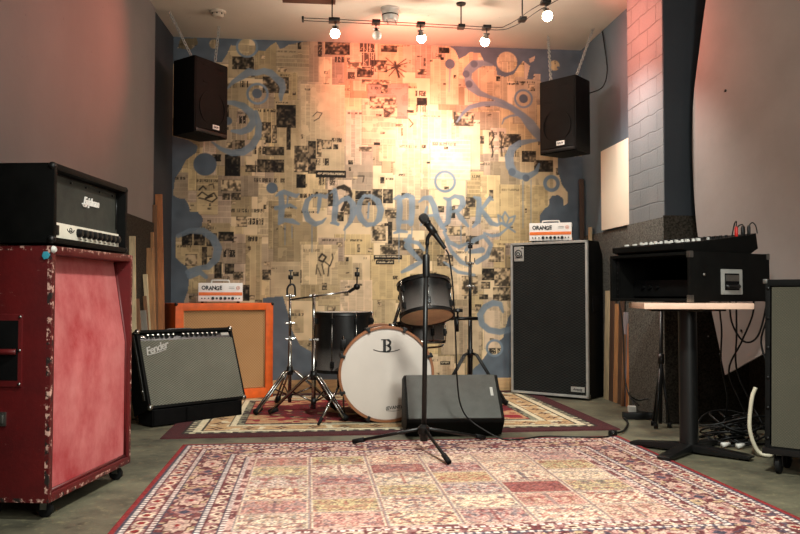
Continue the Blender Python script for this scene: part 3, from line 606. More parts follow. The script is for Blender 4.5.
def front_rug():
    rng = np.random.default_rng(5)
    w, h = 2.42, 2.05
    r = Raster(0, w, 0, h, .006)
    X, Y = np.meshgrid(r.x, r.y)
    C = lambda *c: np.array(c) / 255.
    red, rose, cream, maroon, navy, olive, white, pink = C(146, 36, 38), C(164, 116, 112), C(224, 206, 178), C(104, 44, 48), C(70, 66, 84), C(202, 186, 136), C(218, 210, 200), C(208, 172, 158)
    ny, nx = r.c.shape[:2]
    D = np.minimum(np.minimum(X, w - X), np.minimum(Y, h - Y))       # distance from the edge
    S = np.where(np.minimum(X, w - X) < np.minimum(Y, h - Y), Y, X)  # coordinate along the border
    fine = rng.random((ny, nx)); mid = vnoise(rng, ny, nx, h / .022, w / .022); mid2 = vnoise(rng, ny, nx, h / .03, w / .03)
    col = np.zeros((ny, nx, 3)); col[:] = red
    def put(mask, c): col[mask] = c
    def band(a, b_, base, motifs):
        mk = (D >= a) & (D < b_); put(mk, base)
        for thr, src, c in motifs: put(mk & (src > thr), c * .8 + base * .2)
        return mk
    band(.028, .038, navy, []); band(.038, .056, white, [(.6, ((S / .03) % 1.0), navy)]); band(.056, .062, maroon, [])
    band(.062, .122, rose, [(.60, mid, cream), (.66, mid2, maroon), (.72, np.roll(mid, 9, 1), navy)])
    u = ((S / .10) % 1 - .5) * .10; v = D - .092
    put((np.hypot(u / 1.3, v) < .023) & (D > .06) & (D < .13), cream); put((np.hypot(u / 1.3, v) < .015) & (D > .06) & (D < .13), red)
    band(.122, .128, maroon, []); band(.128, .146, white, [(.6, ((S / .03) % 1.0), maroon)]); band(.146, .152, navy, [])
    mk = band(.152, .288, C(128, 70, 70), [(.60, mid, pink), (.64, mid2, maroon), (.68, np.roll(mid, 13, 0), cream), (.74, np.roll(mid2, 7, 1), olive), (.74, np.roll(mid, 31, 1), navy)])
    u = ((S / .34) % 1 - .5) * .34; v = D - .22
    e = np.hypot(u / 1.75, v); lob = .044 + .006 * np.cos(np.arctan2(v, u / 1.75) * 8)
    put(mk & (e < lob + .008), maroon); put(mk & (e < lob), cream * .6 + rose * .4); put(mk & (e < .026) & (mid > .52), rose); put(mk & (e < .010), red)
    u2 = ((S / .34 + .5) % 1 - .5) * .34
    put(mk & (np.abs(u2) + np.abs(v) * 1.2 < .05), rose); put(mk & (np.abs(u2) + np.abs(v) * 1.2 < .03), navy)
    band(.288, .294, navy, []); band(.294, .312, white, [(.6, ((S / .03) % 1.0), navy)]); band(.312, .318, maroon, [])
    band(.318, .366, rose, [(.60, mid, cream), (.66, mid2, maroon)])
    u = ((S / .085) % 1 - .5) * .085; v = D - .342
    put((np.hypot(u / 1.3, v) < .019) & (D > .315) & (D < .37), cream); put((np.hypot(u / 1.3, v) < .011) & (D > .315) & (D < .37), maroon)
    band(.366, .371, navy, []); band(.371, .386, white, [(.6, ((S / .03) % 1.0), maroon)]); band(.386, .41, pink, [(.6, mid, maroon)])
    # field: a garden of 6 x 6 panels, each with a mirrored plant motif
    f = D >= .41; B0 = .41
    cw = (w - 2 * B0) / 6; ch = (h - 2 * B0) / 6
    bases = [pink, cream, olive, C(214, 186, 164), C(200, 150, 136), C(226, 202, 168), C(158, 94, 88), C(206, 190, 176)]
    order = [[1, 4, 5, 0, 1, 3], [4, 2, 1, 5, 4, 1], [5, 0, 2, 7, 6, 2], [7, 4, 1, 2, 1, 5], [2, 1, 6, 0, 5, 2], [4, 2, 5, 1, 3, 0]]
    accents = [maroon, navy, red * .9, cream, olive * .8, C(176, 96, 84), C(110, 108, 116)]
    for i in range(6):
        for j in range(6):
            x0 = B0 + i * cw; y0 = B0 + j * ch
            sl = r.win(x0, x0 + cw, y0, y0 + ch)
            n_y, n_x = col[sl].shape[:2]
            p = np.zeros((n_y, n_x, 3)); p[:] = bases[order[j][i]]
            hx = (n_x + 1) // 2
            for q in range(5):
                m = vnoise(rng, n_y, hx, n_y / (1.7 + q * .4), hx / (1.7 + q * .4)); m = np.concatenate([m, m[:, ::-1]], 1)[:, :n_x]
                ac = accents[int(rng.integers(len(accents)))]; mk_ = m > .68 + .012 * q; p[mk_] = p[mk_] * .58 + ac * .42
            vv, uu = np.meshgrid(np.linspace(-1, 1, n_y), np.linspace(-1, 1, n_x), indexing='ij')
            mk_ = (np.abs(uu) < .05) if (i + j) % 2 else (np.abs(np.hypot(uu, vv) - .6) < .05)
            p[mk_] = p[mk_] * .6 + accents[(i * 3 + j) % 7] * .4
            p[(np.abs(uu) > .93) | (np.abs(vv) > .93)] = cream * .95
            p[(np.abs(uu) > .975) | (np.abs(vv) > .975)] = (maroon if (i + j) % 2 else navy * 1.3) * .5 + cream * .5
            col[sl] = p
    col = col * .82 + .18 * col.mean(2, keepdims=True) * np.array((1.05, 1.0, .95))
    col *= np.array((.95, .91, .91))
    col *= (.74 + .48 * fine)[..., None]
    r.c[:] = np.clip(col, 0, 1)
    edge = lambda X_, Y_: np.where((X_ <= 0) | (X_ >= w - 1e-6) | (Y_ <= 0) | (Y_ >= h - 1e-6), .0005, .009)
    o = r.mesh('patterned_rug', lambda X_, Y_: np.stack([X_ - w / 2, Y_, edge(X_, Y_)], -1), attr_mat('garden_panel_rug_wool', .95, .5, 500))
    o.location = (.523, 2.355, 0); o.rotation_euler = (0, 0, R(.4))
    tag(o, 'large rose and cream rug with a garden of panels in the foreground', 'rug')
front_rug()

def back_rug():
    rng = np.random.default_rng(9)
    w, h = 2.68, 1.95
    r = Raster(0, w, 0, h, .007)
    X, Y = np.meshgrid(r.x, r.y); ny, nx = r.c.shape[:2]
    C = lambda *c: np.array(c) / 255.
    maroon, cream, sage, red, dark, tan = C(64, 28, 31), C(196, 186, 158), C(116, 116, 98), C(124, 30, 40), C(40, 35, 33), C(166, 138, 102)
    D = np.minimum(np.minimum(X, w - X), np.minimum(Y, h - Y))
    S = np.where(np.minimum(X, w - X) < np.minimum(Y, h - Y), Y, X)
    mid = vnoise(rng, ny, nx, h / .03, w / .03); mid2 = vnoise(rng, ny, nx, h / .05, w / .05); fine = rng.random((ny, nx))
    col = np.zeros((ny, nx, 3)); col[:] = maroon
    def band(a, b_, base, motifs=()):
        mk = (D >= a) & (D < b_); col[mk] = base
        for thr, src, c in motifs: col[mk & (src > thr)] = c
        return mk
    band(.10, .115, dark); band(.115, .16, sage, [(.62, mid, cream), (.55, (S / .07) % 1, dark * 1.6)]); band(.16, .20, cream); band(.20, .21, dark)
    mk = band(.21, .345, tan * 1.04, [(.72, mid2, cream)])
    u = ((S / .19) % 1 - .5) * .19; v = D - .278
    star = np.abs(u) ** .6 + np.abs(v) ** .6
    col[mk & (star < .19)] = maroon; col[mk & (np.abs(u) + np.abs(v) < .018)] = tan
    band(.345, .355, dark); band(.355, .39, cream); band(.39, .43, sage, [(.6, mid, dark * 1.5)]); band(.43, .44, dark)
    f = D >= .44
    cx, cy = X - w / 2, Y - h / 2
    col[f] = red * .8
    col[f & (mid2 > .84)] = tan; col[f & (mid > .74)] = dark * 1.4
    corner = f & ((np.abs(cx) / (w / 2 - .44) + np.abs(cy) / (h / 2 - .44)) > 1.25)
    col[corner] = C(164, 118, 88); col[corner & (mid > .55)] = tan; col[corner & (mid2 > .62)] = red
    med = np.hypot(cx / 1.5, cy); col[f & (med < .26)] = tan; col[f & (med < .22)] = maroon; col[f & (med < .21) & (mid2 > .6)] = cream
    col *= (.86 + .28 * fine)[..., None]; r.c[:] = np.clip(col, 0, 1)
    edge = lambda X_, Y_: np.where((X_ <= 0) | (X_ >= w - 1e-6) | (Y_ <= 0) | (Y_ >= h - 1e-6), .0005, .009)
    o = r.mesh('drum_rug', lambda X_, Y_: np.stack([X_ - w / 2, Y_, edge(X_, Y_)], -1), attr_mat('dark_red_rug_wool', .95, .5, 500))
    o.location = (.48, 4.625, 0); o.rotation_euler = (0, 0, R(.5))
    tag(o, 'dark red bordered rug lying under the drum kit by the back wall', 'rug')
back_rug()

# ================================================================ RED CABINET AND ITS AMP HEAD
w, d, z0, z1 = .702, .295, .064, .981
t = thing('guitar_cabinet', 'scuffed red guitar cabinet on casters at the left edge', 'speaker cabinet', (-.872, 3.325, 0), R(79.3))
hw = w / 2
b = B()
for x0, x1, za, zb in ((-hw, -hw + .028, z0, z1), (hw - .028, hw, z0, z1)): box(b, x0, x1, 0, d, za, zb, .006)
box(b, -hw + .02, hw - .02, 0, d, z1 - .03, z1, .006); box(b, -hw + .02, hw - .02, 0, d, z0, z0 + .03, .006)
box(b, -hw + .02, hw - .02, d - .02, d - .002, z0 + .02, z1 - .02)
obj('body', b, M['red'], t)
b = B(); prism_x(b, [(.018, z0 + .028), (.018, .60), (.075, z1 - .028), (.11, z1 - .028), (.05, .60), (.05, z0 + .028)], -hw + .027, hw - .027)
gr = obj('grille', b, M['baffle'], t)
b = B()
for x in (-hw + .03, hw - .03): tube(b, [(x, .016, z0 + .04), (x, .016, .60), (x, .072, z1 - .035)], .007, 8)
tube(b, [(-hw + .03, .016, z0 + .036), (hw - .03, .016, z0 + .036)], .007, 8)
obj('piping', b, M['red'], gr)
b = B(); box(b, -hw - .006, -hw + .004, .105, .255, .475, .735, .004)
hp = obj('handle_plate', b, M['red'], t)
b = B(); box(b, -hw - .0075, -hw - .004, .118, .242, .498, .712, .002); obj('handle_recess', b, M['black_matte'], hp)
b = B(); tube(b, [(-hw - .008, .125, .60), (-hw - .016, .15, .60), (-hw - .016, .21, .60), (-hw - .008, .235, .60)], .011, 8, k=4); obj('grip', b, M['red'], hp)
for yy in (.112, .248):
    for zz in (.485, .605, .725):
        b = B(); cyl(b, (-hw - .009, yy, zz), (-hw - .004, yy, zz), .005, seg=10); obj('screw', b, M['steel'], hp)
b = B(); box(b, -hw - .006, -hw + .002, .16, .20, .335, .385, .003); box(b, -hw - .012, -hw - .004, .17, .19, .345, .375, .003); obj('latch', b, M['steel'], t)
b = B(); lathe(b, [(0, .012), (.008, .011), (.013, .005), (.014, 0), (0, 0)], 16, T((-hw + .010, .002, z1 - .014)) @ Matrix.Rotation(R(90), 4, 'X')); obj('corner_cap', b, M['white_plastic'], t)
b = B(); prism(b, [(0, 0), (.012, .008), (.014, .024), (0, .031), (-.014, .024), (-.012, .008)], 0, .004, T((-hw - .006, .028, z1 - .05)) @ Matrix.Rotation(R(-90), 4, 'Z') @ Matrix.Rotation(R(25), 4, 'Y'), .0015)
tg = obj('plastic_tag', b, M['blue_tag'], t); tg['label'] = 'turquoise plastic tag'
for x in (-hw + .06, hw - .055):
    for y in (.042, d - .055):
        b = B(); box(b, x - .035, x + .035, y - .03, y + .03, z0 - .006, z0 + .002, .002); box(b, x - .018, x - .013, y - .012, y + .012, .03, z0 - .004); box(b, x + .013, x + .018, y - .012, y + .012, .03, z0 - .004)
        c = obj('caster', b, M['steel'], t)
        b = B(); lathe(b, [(0, -.011), (.020, -.011), (.028, -.008), (.0285, 0), (.028, .008), (.020, .011), (0, .011)], 20, T((x, y, .0285)) @ Matrix.Rotation(PI / 2, 4, 'Y')); obj('wheel', b, M['rubber'], c)

w, d, h = .69, .235, .298; hw = w / 2
t = thing('amplifier_head', 'wide black amplifier head standing on the scuffed red cabinet', 'amplifier', (-.880, 3.315, .982), R(81.5))
b = B()
box(b, -hw, -hw + .024, 0, d, .008, h, .007); box(b, hw - .024, hw, 0, d, .008, h, .007); box(b, -hw + .01, hw - .01, 0, d, h - .024, h, .007); box(b, -hw + .01, hw - .01, 0, d, .008, .03, .007)
box(b, -hw + .02, hw - .02, d - .02, d - .004, .02, h - .02)
obj('cabinet', b, M['black'], t)
b = B(); box(b, -hw + .022, hw - .022, .040, .05, .09, h - .022); g = obj('grille', b, M['head_cloth'], t)
b = B()
for s in (-1, 1): tube(b, [(s * (hw - .04), .036, .11), (s * (hw - .04), .036, h - .03)], .003, 6)
tube(b, [(-hw + .04, .036, h - .03), (hw - .04, .036, h - .03)], .003, 6)
for x in np.linspace(-hw + .08, hw - .08, 5):
    cyl(b, (x, .041, h - .045), (x, .034, h - .045), .005, seg=8)
obj('grille_trim', b, M['dark_steel'], g)
b = B(); text(b, 'Epiphone', .044, T((.050, .037, .198)), .002, .35, .0012, .86); lg = obj('logo', b, M['white'], t); lg['label'] = 'white script logo'
b = B(); tube(b, [(-.035, .036, .186), (-.02, .036, .176), (.005, .036, .179)], .0035, 6, k=4); obj('logo_swash', b, M['white'], lg)
b = B(); box(b, -hw + .024, hw - .045, .022, .05, .03, .088, .002); cp = obj('control_panel', b, M['panel_cream'], t)
for i in range(9):
    x = -.10 + i * .046
    b = B(); lathe(b, [(0, 0), (.017, 0), (.015, .016), (.010, .020), (0, .020)], 18, T((x, .022, .062)) @ Matrix.Rotation(PI / 2, 4, 'X')); obj('knob', b, M['black_satin'], cp)
for i in range(8):
    b = B(); box(b, -.085 + i * .046, -.070 + i * .046, .0205, .0225, .037, .040); obj('print_mark', b, M['black_ink'] if 'black_ink' in M else M['mirror'], cp)
b = B(); box(b, -hw + .030, -hw + .052, .018, .024, .042, .078, .002); s_ = obj('power_switch', b, M['red_plug'], cp); s_['label'] = 'red power switch'
b = B(); box(b, -hw + .062, -hw + .082, .018, .024, .042, .078, .002); obj('standby_switch', b, M['black_satin'], cp)
b = B(); torus(b, (-.165, .021, .066), .010, .0016, (0, 1, 0), 20, 6); tube(b, [(-.195, .021, .070), (-.18, .021, .060), (-.165, .021, .066), (-.15, .021, .060), (-.135, .021, .070)], .0018, 6, k=3); obj('panel_emblem', b, M['mirror'], cp)
for s in (-1, 1):
    for zz in (.022, h - .012):
        for yy in (.012, d - .02):
            b = B(); bmesh.ops.create_uvsphere(b, u_segments=10, v_segments=6, radius=.016, matrix=T((s * (hw - .008), yy, zz))); obj('corner_cap', b, M['black_satin'], t)
for x in (-hw + .06, hw - .06):
    for y in (.05, d - .05):
        b = B(); cyl(b, (x, y, 0), (x, y, .012), .013, seg=12); obj('foot', b, M['rubber'], t)

# ================================================================ SILVER-FACED COMBO AMP, TILTED BACK
w, d, h = .71, .19, .50; hw = w / 2
t = thing('combo_amplifier', 'black combo amplifier with silver cloth, tilted back beside the red cabinet', 'amplifier', (-.722, 5.215, .118), R(41), tilt=R(-20))
b = B()
box(b, -hw, -hw + .02, 0, d, 0, h, .005); box(b, hw - .02, hw, 0, d, 0, h, .005); box(b, -hw + .01, hw - .01, 0, d, h - .02, h, .005); box(b, -hw + .01, hw - .01, 0, d, 0, .02, .005)
box(b, -hw + .015, hw - .015, d - .02, d - .004, .015, h - .015)
obj('cabinet', b, M['black'], t)
b = B(); box(b, -hw + .016, hw - .016, -.004, .02, .016, h - .072, .004); obj('grille_cloth', b, M['fender_cloth'], t)
b = B(); prism_x(b, [(.004, h - .072), (.03, h - .012), (.05, h - .012), (.05, h - .072)], -hw + .019, hw - .019); cp = obj('control_panel', b, M['black_satin'], t)
nrm = Matrix.Rotation(R(-24), 4, 'X')
for i in range(15):
    if i in (6,): continue
    x = -hw + .075 + i * .036
    b = B(); lathe(b, [(0, 0), (.0125, 0), (.0125, .004), (.009, .006), (.008, .018), (0, .018)], 16, T((x, .017, h - .043)) @ nrm @ Matrix.Rotation(PI / 2, 4, 'X')); k_ = obj('knob', b, M['black_satin'], cp)
    b = B(); lathe(b, [(0, .0185), (.007, .0185), (.006, .0205), (0, .0205)], 10, T((x, .017, h - .043)) @ nrm @ Matrix.Rotation(PI / 2, 4, 'X')); obj('knob_cap', b, M['silver_plate'], k_)
for i in range(2):
    b = B(); lathe(b, [(0, 0), (.011, 0), (.010, .006), (.005, .006), (0, .003)], 12, T((-hw + .038 + i * .018, .016, h - .043 - .004 * i)) @ nrm @ Matrix.Rotation(PI / 2, 4, 'X')); obj('input_jack', b, M['chrome'], cp)
b = B(); box(b, hw - .10, hw - .03, .012, .016, h - .056, h - .032, .002, nrm @ Matrix()) if False else box(b, hw - .09, hw - .03, .008, .022, h - .055, h - .035, .002); obj('switch_plate', b, M['silver_plate'], cp)
b = B(); text(b, 'Fender', .068, T((-hw + .115, -.0055, h - .125)) @ Matrix.Rotation(R(-16), 4, 'Y'), .002, .35, .0012, .85); lg = obj('logo', b, M['silver_plate'], t); lg['label'] = 'chrome script logo'
b = B(); tube(b, [(-hw + .05, -.0055, h - .165), (-hw + .11, -.0055, h - .155), (-hw + .18, -.0055, h - .135)], .003, 6, k=4); obj('logo_tail', b, M['silver_plate'], lg)
for s in (-1, 1):
    for zz in (.0, h):
        b = B(); bmesh.ops.create_uvsphere(b, u_segments=12, v_segments=8, radius=.019, matrix=T((s * (hw - .012), .008, zz + (.010 if zz == 0 else -.010)))); obj('corner_cap', b, M['chrome'], t)
    b = B(); box(b, s * hw - (.003 if s < 0 else -.000), s * hw + (.003 if s > 0 else 0), .03, .055, .06, h - .02, .001); cyl(b, (s * (hw - .002), .042, .12), (s * (hw + .008), .042, .12), .012, seg=12)
    obj('tilt_leg', b, M['chrome'], t)
b = B(); tube(b, [(-.10, .09, h), (-.085, .09, h + .022), (.085, .09, h + .022), (.10, .09, h)], .009, 8, k=4); obj('handle', b, M['black_satin'], t)
for x in (-hw + .06, hw - .06):
    b = B(); cyl(b, (x, d - .03, -.006), (x, d - .03, .0), .018, seg=12); obj('foot', b, M['rubber'], t)
    b = B(); cyl(b, (x, .03, -.006), (x, .03, .0), .016, seg=12); obj('foot', b, M['rubber'], t)
t = thing('shadow_stand', 'low black stand added in the shadow under the tilted combo amplifier', 'stand', (-.722, 5.215, .0095), R(41))  # added support; its black fills in the shadow below the amplifier
b = B()
for x in (-.33, -.10, .09, .31): prism_x(b, [(.012, 0), (.012, .0955), (.172, .037), (.172, 0)], x, x + .02, .003)
prism_x(b, [(.012, 0), (.012, .0955), (.030, .089), (.030, 0)], -.33, .33, .003); prism_x(b, [(.155, 0), (.155, .043), (.172, .037), (.172, 0)], -.33, .33, .003)
obj('frame', b, M['black_matte'], t)
b = B(); prism_x(b, [(.012, .0945), (.014, .0975), (.172, .040), (.172, .036)], -.33, .33); obj('top_pad', b, M['rubber'], t)

# ================================================================ ORANGE CABINET AND THE TWO SMALL WHITE HEADS
w, d, h = .765, .33, .735; hw = w / 2
t = thing('guitar_cabinet', 'orange guitar cabinet with tan grille cloth against the back wall', 'speaker cabinet', (-.674, 6.215, .010), R(24))
b = B(); fr = .062
box(b, -hw, -hw + fr, 0, d, 0, h, .006); box(b, hw - fr, hw, 0, d, 0, h, .006); box(b, -hw + .05, hw - .05, 0, d, h - .055, h, .006); box(b, -hw + .05, hw - .05, 0, d, 0, .075, .006)
box(b, -hw + .03, hw - .03, d - .02, d - .003, .03, h - .03)
obj('body', b, M['orange'], t)
b = B(); box(b, -hw + fr - .004, hw - fr + .004, .018, .035, .07, h - .05); g = obj('grille', b, M['tan_cloth'], t)
b = B(); q = hw - fr - .004
for a_, c_ in (((-q, h - .062), (q, h - .062)), ((-q, .082), (q, .082)), ((-q, .082), (-q, h - .062)), ((q, .082), (q, h - .062))): tube(b, [(a_[0], .017, a_[1]), (c_[0], .017, c_[1])], .005, 6)
obj('piping', b, M['tan_cloth'], g)
b = B(); box(b, -hw - .003, -hw + .002, .10, .22, .40, .52, .003); hp = obj('handle_cup', b, M['black_matte'], t)
b = B(); tube(b, [(-hw - .005, .115, .46), (-hw - .01, .14, .46), (-hw - .01, .18, .46), (-hw - .005, .205, .46)], .008, 8, k=3); obj('grip', b, M['black_satin'], hp)
for s in (-1, 1):
    b = B(); box(b, s * hw - .016, s * hw + .016, -.004, .02, h - .016, h + .004, .004) if False else bmesh.ops.create_uvsphere(b, u_segments=10, v_segments=6, radius=.014, matrix=T((s * (hw - .006), .006, h - .007))); obj('corner_cap', b, M['black_satin'], t)

def small_head(label, loc, rz, name='mini_amplifier_head'):
    w, d, h = .335, .15, .155; hw = w / 2
    t = thing(name, label, 'amplifier', loc, rz, 'small white amplifier heads')
    b = B(); box(b, -hw, hw, 0, d, .012, h, .004); ch = obj('chassis', b, M['white'], t)
    for i in range(9):
        for s in (-1, 1):
            b = B(); x = s * hw; box(b, min(x, x + s * .0015), max(x, x + s * .0015), .03 + i * .011, .035 + i * .011, .04, h - .03); obj('vent_slot', b, M['dark_steel'], ch)
    b = B(); box(b, -hw + .003, hw - .003, -.002, .002, .058, .083, .0008); obj('orange_stripe', b, M['orange_stripe'], ch)
    b = B()
    for i, (dx, s_, dz) in enumerate(((0, 'O', 0), (.027, 'R', .0), (.052, 'A', -.004), (.078, 'N', 0), (.104, 'G', -.004), (.129, 'E', .0))):
        text(b, s_, .042, T((-hw + .040 + dx, -.0015, .116 + dz)), .0008, 0, .0016, sx=.92)
    obj('logo', b, M['mirror'], ch)
    b = B(); box(b, hw - .105, hw - .062, -.002, -.0005, .122, .1255); box(b, hw - .105, hw - .062, -.002, -.0005, .110, .1135); obj('small_print', b, M['steel'], ch)
    b = B(); torus(b, (hw - .035, -.001, .117), .013, .0016, (0, 1, 0), 20, 6); box(b, hw - .043, hw - .027, -.002, -.0005, .112, .115); box(b, hw - .041, hw - .029, -.002, -.0005, .119, .122); obj('crest', b, M['orange_stripe'], ch)
    for i, x in enumerate((-.140, -.118, -.090, -.058, -.028, .002, .034, .064, .092, .118, .142)):
        b = B(); big = i in (3, 5, 6, 8); rr = .0125 if big else (.009 if i in (4, 7) else .0055)
        lathe(b, [(0, 0), (rr, 0), (rr * .85, .014), (0, .014)], 14, T((x, 0, .036)) @ Matrix.Rotation(PI / 2, 4, 'X')); obj('knob' if i in (3, 4, 5, 6, 7, 8) else 'switch', b, M['black_satin'], ch)
    b = B(); tube(b, [(-.068, .07, h - .002), (-.066, .07, h + .016), (-.052, .07, h + .021), (.052, .07, h + .021), (.066, .07, h + .016), (.068, .07, h - .002)], .006, 8, k=3); hd = obj('handle', b, M['white_plastic'], t)
    for x in (-hw + .03, hw - .03):
        for y in (.025, d - .025):
            b = B(); cyl(b, (x, y, 0), (x, y, .014), .010, seg=10); obj('foot', b, M['rubber'], t)
    return t
small_head('small white amplifier head with orange stripe, standing on the orange cabinet', (-.725, 6.30, .7455), R(8))
small_head('small white amplifier head with orange stripe, on the tall black bass cabinet', (1.875, 6.235, 1.231), R(-21))

# ================================================================ TALL BASS CABINET
w, d, h = .668, .295, 1.215; hw = w / 2
t = thing('bass_cabinet', 'tall black bass cabinet with silver edging right of the drums', 'speaker cabinet', (1.836, 6.172, .0155), R(-43.6))
b = B()
prism_x(b, [(.012, .0), (.012, h), (d - .07, h), (d, h - .10), (d, 0)], -hw + .006, hw - .006, .005)
obj('body', b, M['black'], t)
b = B(); box(b, -hw + .018, hw - .018, .0, .02, .022, h - .022); obj('grille_cloth', b, M['ampeg_cloth'], t)
b = B(); q = hw - .008
for a_, c_ in (((-q, .012), (q, .012)), ((-q, h - .010), (q, h - .010)), ((-q, .012), (-q, h - .010)), ((q, .012), (q, h - .010))):
    dx = .009; x0, x1 = sorted((a_[0], c_[0])); za, zb = sorted((a_[1], c_[1])); box(b, x0 - dx, x1 + dx, -.008, .016, za - dx, zb + dx, .003)
tr = obj('edging', b, M['silver_plate'], t); tr['label'] = 'silver edging'
b = B(); box(b, -hw + .03, -hw + .118, -.004, .001, h - .15, h - .03, .003); bd = obj('badge', b, M['silver_plate'], t); bd['label'] = 'square silver badge'
b = B(); cx, cz = -hw + .070, h - .088
torus(b, (cx, -.0045, cz), .029, .004, (0, 1, 0), 28, 6); torus(b, (cx - .002, -.0045, cz - .003), .014, .004, (0, 1, 0), 20, 6)
tube(b, [(cx + .028, -.0045, cz + .018), (cx + .031, -.0045, cz - .018), (cx + .036, -.0045, cz - .026)], .004, 6)
box(b, -hw + .04, -hw + .108, -.006, -.003, h - .124, h - .119); cyl(b, (-hw + .104, -.006, h - .044), (-hw + .104, -.003, h - .044), .006, seg=10)
obj('badge_emblem', b, M['mirror'], bd)
b = B(); box(b, hw - .145, hw - .032, -.004, .001, .045, .085, .003); bd = obj('name_plate', b, M['silver_plate'], t)
b = B(); text(b, 'Ampeg', .026, T((hw - .089, -.0045, .066)), .0006, .2, .0004); obj('name_print', b, M['mirror'], bd)
for x in (-hw + .05, hw - .05):
    for y in (.04, d - .05):
        b = B(); cyl(b, (x, y, -.006), (x, y, .002), .018, seg=12); obj('foot', b, M['rubber'], t)
for s in (-1, 1):
    b = B(); box(b, s * hw - .008, s * hw + .003, .09, .22, .66, .78, .003); obj('handle_cup', b, M['black_matte'], t)
b = B(); box(b, hw - .02, hw + .004, -.002, .03, -.002, .028, .004); obj('corner_cap', b, M['steel'], t)

# ================================================================ HUNG PA SPEAKERS WITH THEIR CHAINS
def pa_speaker(label, loc, rz, w, h, d):
    hw = w / 2
    t = thing('pa_speaker', label, 'loudspeaker', loc, rz, 'hung loudspeakers')
    b = B(); q = .78
    t2 = bmesh.new()
    pts = [(-hw, 0), (hw, 0), (hw * q, d), (-hw * q, d)]
    prism_z(t2, pts, 0, h)
    bmesh.ops.bevel(t2, geom=list(t2.edges), offset=.012, segments=2, profile=.7, affect='EDGES')
    merge(b, t2); obj('cabinet', b, M['black'], t)
    b = B()
    # bowed perforated grille
    n = 12; P = [(-hw + .014 + (w - .028) * i / n, -.012 * math.sin(PI * i / n) - .003) for i in range(n + 1)] + [(hw - .014, .004), (-hw + .014, .004)]
    prism_z(b, P, .04, h - .012)
    g = obj('grille', b, M['pa_grille'], t, sharp=.9)
    b = B(); box(b, -hw + .012, hw - .012, -.008, .004, .010, .036, .003); obj('lower_lip', b, M['black_satin'], t)
    b = B(); torus(b, (0, -.010, h * .36), w * .37, .004, (0, 1, 0), 40, 6); obj('cone_ring', b, M['pa_grille'], g)
    b = B(); box(b, -w * .28, w * .28, -.015, -.009, h * .68, h * .68 + .006, .001); box(b, -w * .28, w * .28, -.015, -.009, h * .90, h * .90 + .006, .001); obj('horn_frame', b, M['pa_grille'], g)
    b = B(); box(b, .0, .072, -.017, -.013, .052, .086, .002); bd = obj('badge', b, M['white'], t); bd['label'] = 'white badge'
    b = B(); text(b, 'EAW', .024, T((.036, -.0175, .069)), .0005, 0, .0007); obj('badge_print', b, M['mirror'], bd)
    for x in (-hw * .72, hw * .72):
        b = B(); torus(b, (x, d * .35 if x < 0 else d * .35, h + .012), .012, .003, (1, 0, 0), 14, 6); cyl(b, (x, d * .35, h - .004), (x, d * .35, h + .003), .008, seg=10); obj('eye_bolt', b, M['steel'], t)
    return t
def chain(label, p0, p1):
    p0 = Vector(p0); p1 = Vector(p1); L = (p1 - p0).length; dirv, u, v = frame_of(p1 - p0)
    n = max(3, int(L / .026)); pit = L / n
    b = B()
    for i in range(n):
        c = p0 + dirv * pit * (i + .5); a_ = u if i % 2 else v
        hl = pit * .5 + .004; r_ = .0095
        pts = []
        for k in range(14):
            t_ = 2 * PI * k / 14; s_ = math.sin(t_); pts.append(c + a_ * math.cos(t_) * r_ + dirv * (s_ * r_ + (hl - r_) * (1 if s_ > 0 else -1)))
        tube(b, pts, .0034, 6, closed=True)
    o = obj('chain', b, M['silver_plate'], None); tag(o, label, 'chain', 'speaker chains')
    return o
pa_speaker('black loudspeaker hung by chains in the upper left corner', (-.79, 6.17, 2.018), R(55), .368, .578, .255)
pa_speaker('black loudspeaker hung by chains in the upper right corner', (1.842, 5.918, 1.893), R(-52.7), .335, .575, .245)
def spk_pt(loc, rz, x, y, z):
    return Vector(loc) + Matrix.Rotation(rz, 3, 'Z') @ Vector((x, y, z))
lp = spk_pt((-.79, 6.17, 2.018), R(55), -.368 * .36, .255 * .35, .602); lq = spk_pt((-.79, 6.17, 2.018), R(55), .368 * .36, .255 * .35, .602)
rp = spk_pt((1.842, 5.918, 1.893), R(-52.7), -.335 * .36, .245 * .35, .599); rq = spk_pt((1.842, 5.918, 1.893), R(-52.7), .335 * .36, .245 * .35, .599)
chain('steel chain on the wall side of the upper left loudspeaker', lp, (-1.10, 6.10, ZC))
chain('steel chain on the room side of the upper left loudspeaker', lq, (-.765, 6.40, ZC))
chain('steel chain on the room side of the upper right loudspeaker', rp, (1.90, 6.35, ZC))
chain('steel chain slanting up to the right wall from the upper right loudspeaker', rq, (2.21, 6.14, ZC))
b = B(); tube(b, [(2.292, 6.16, 2.93), (2.290, 6.11, 2.80), (2.285, 6.04, 2.58), (2.24, 6.02, 2.44), (2.12, 6.0, 2.38), (2.06, 5.985, 2.36)], .0045, 8, k=5)
tag(obj('speaker_cable', b, M['cable']), 'dark cable running down the right wall behind the hung loudspeaker', 'cable')

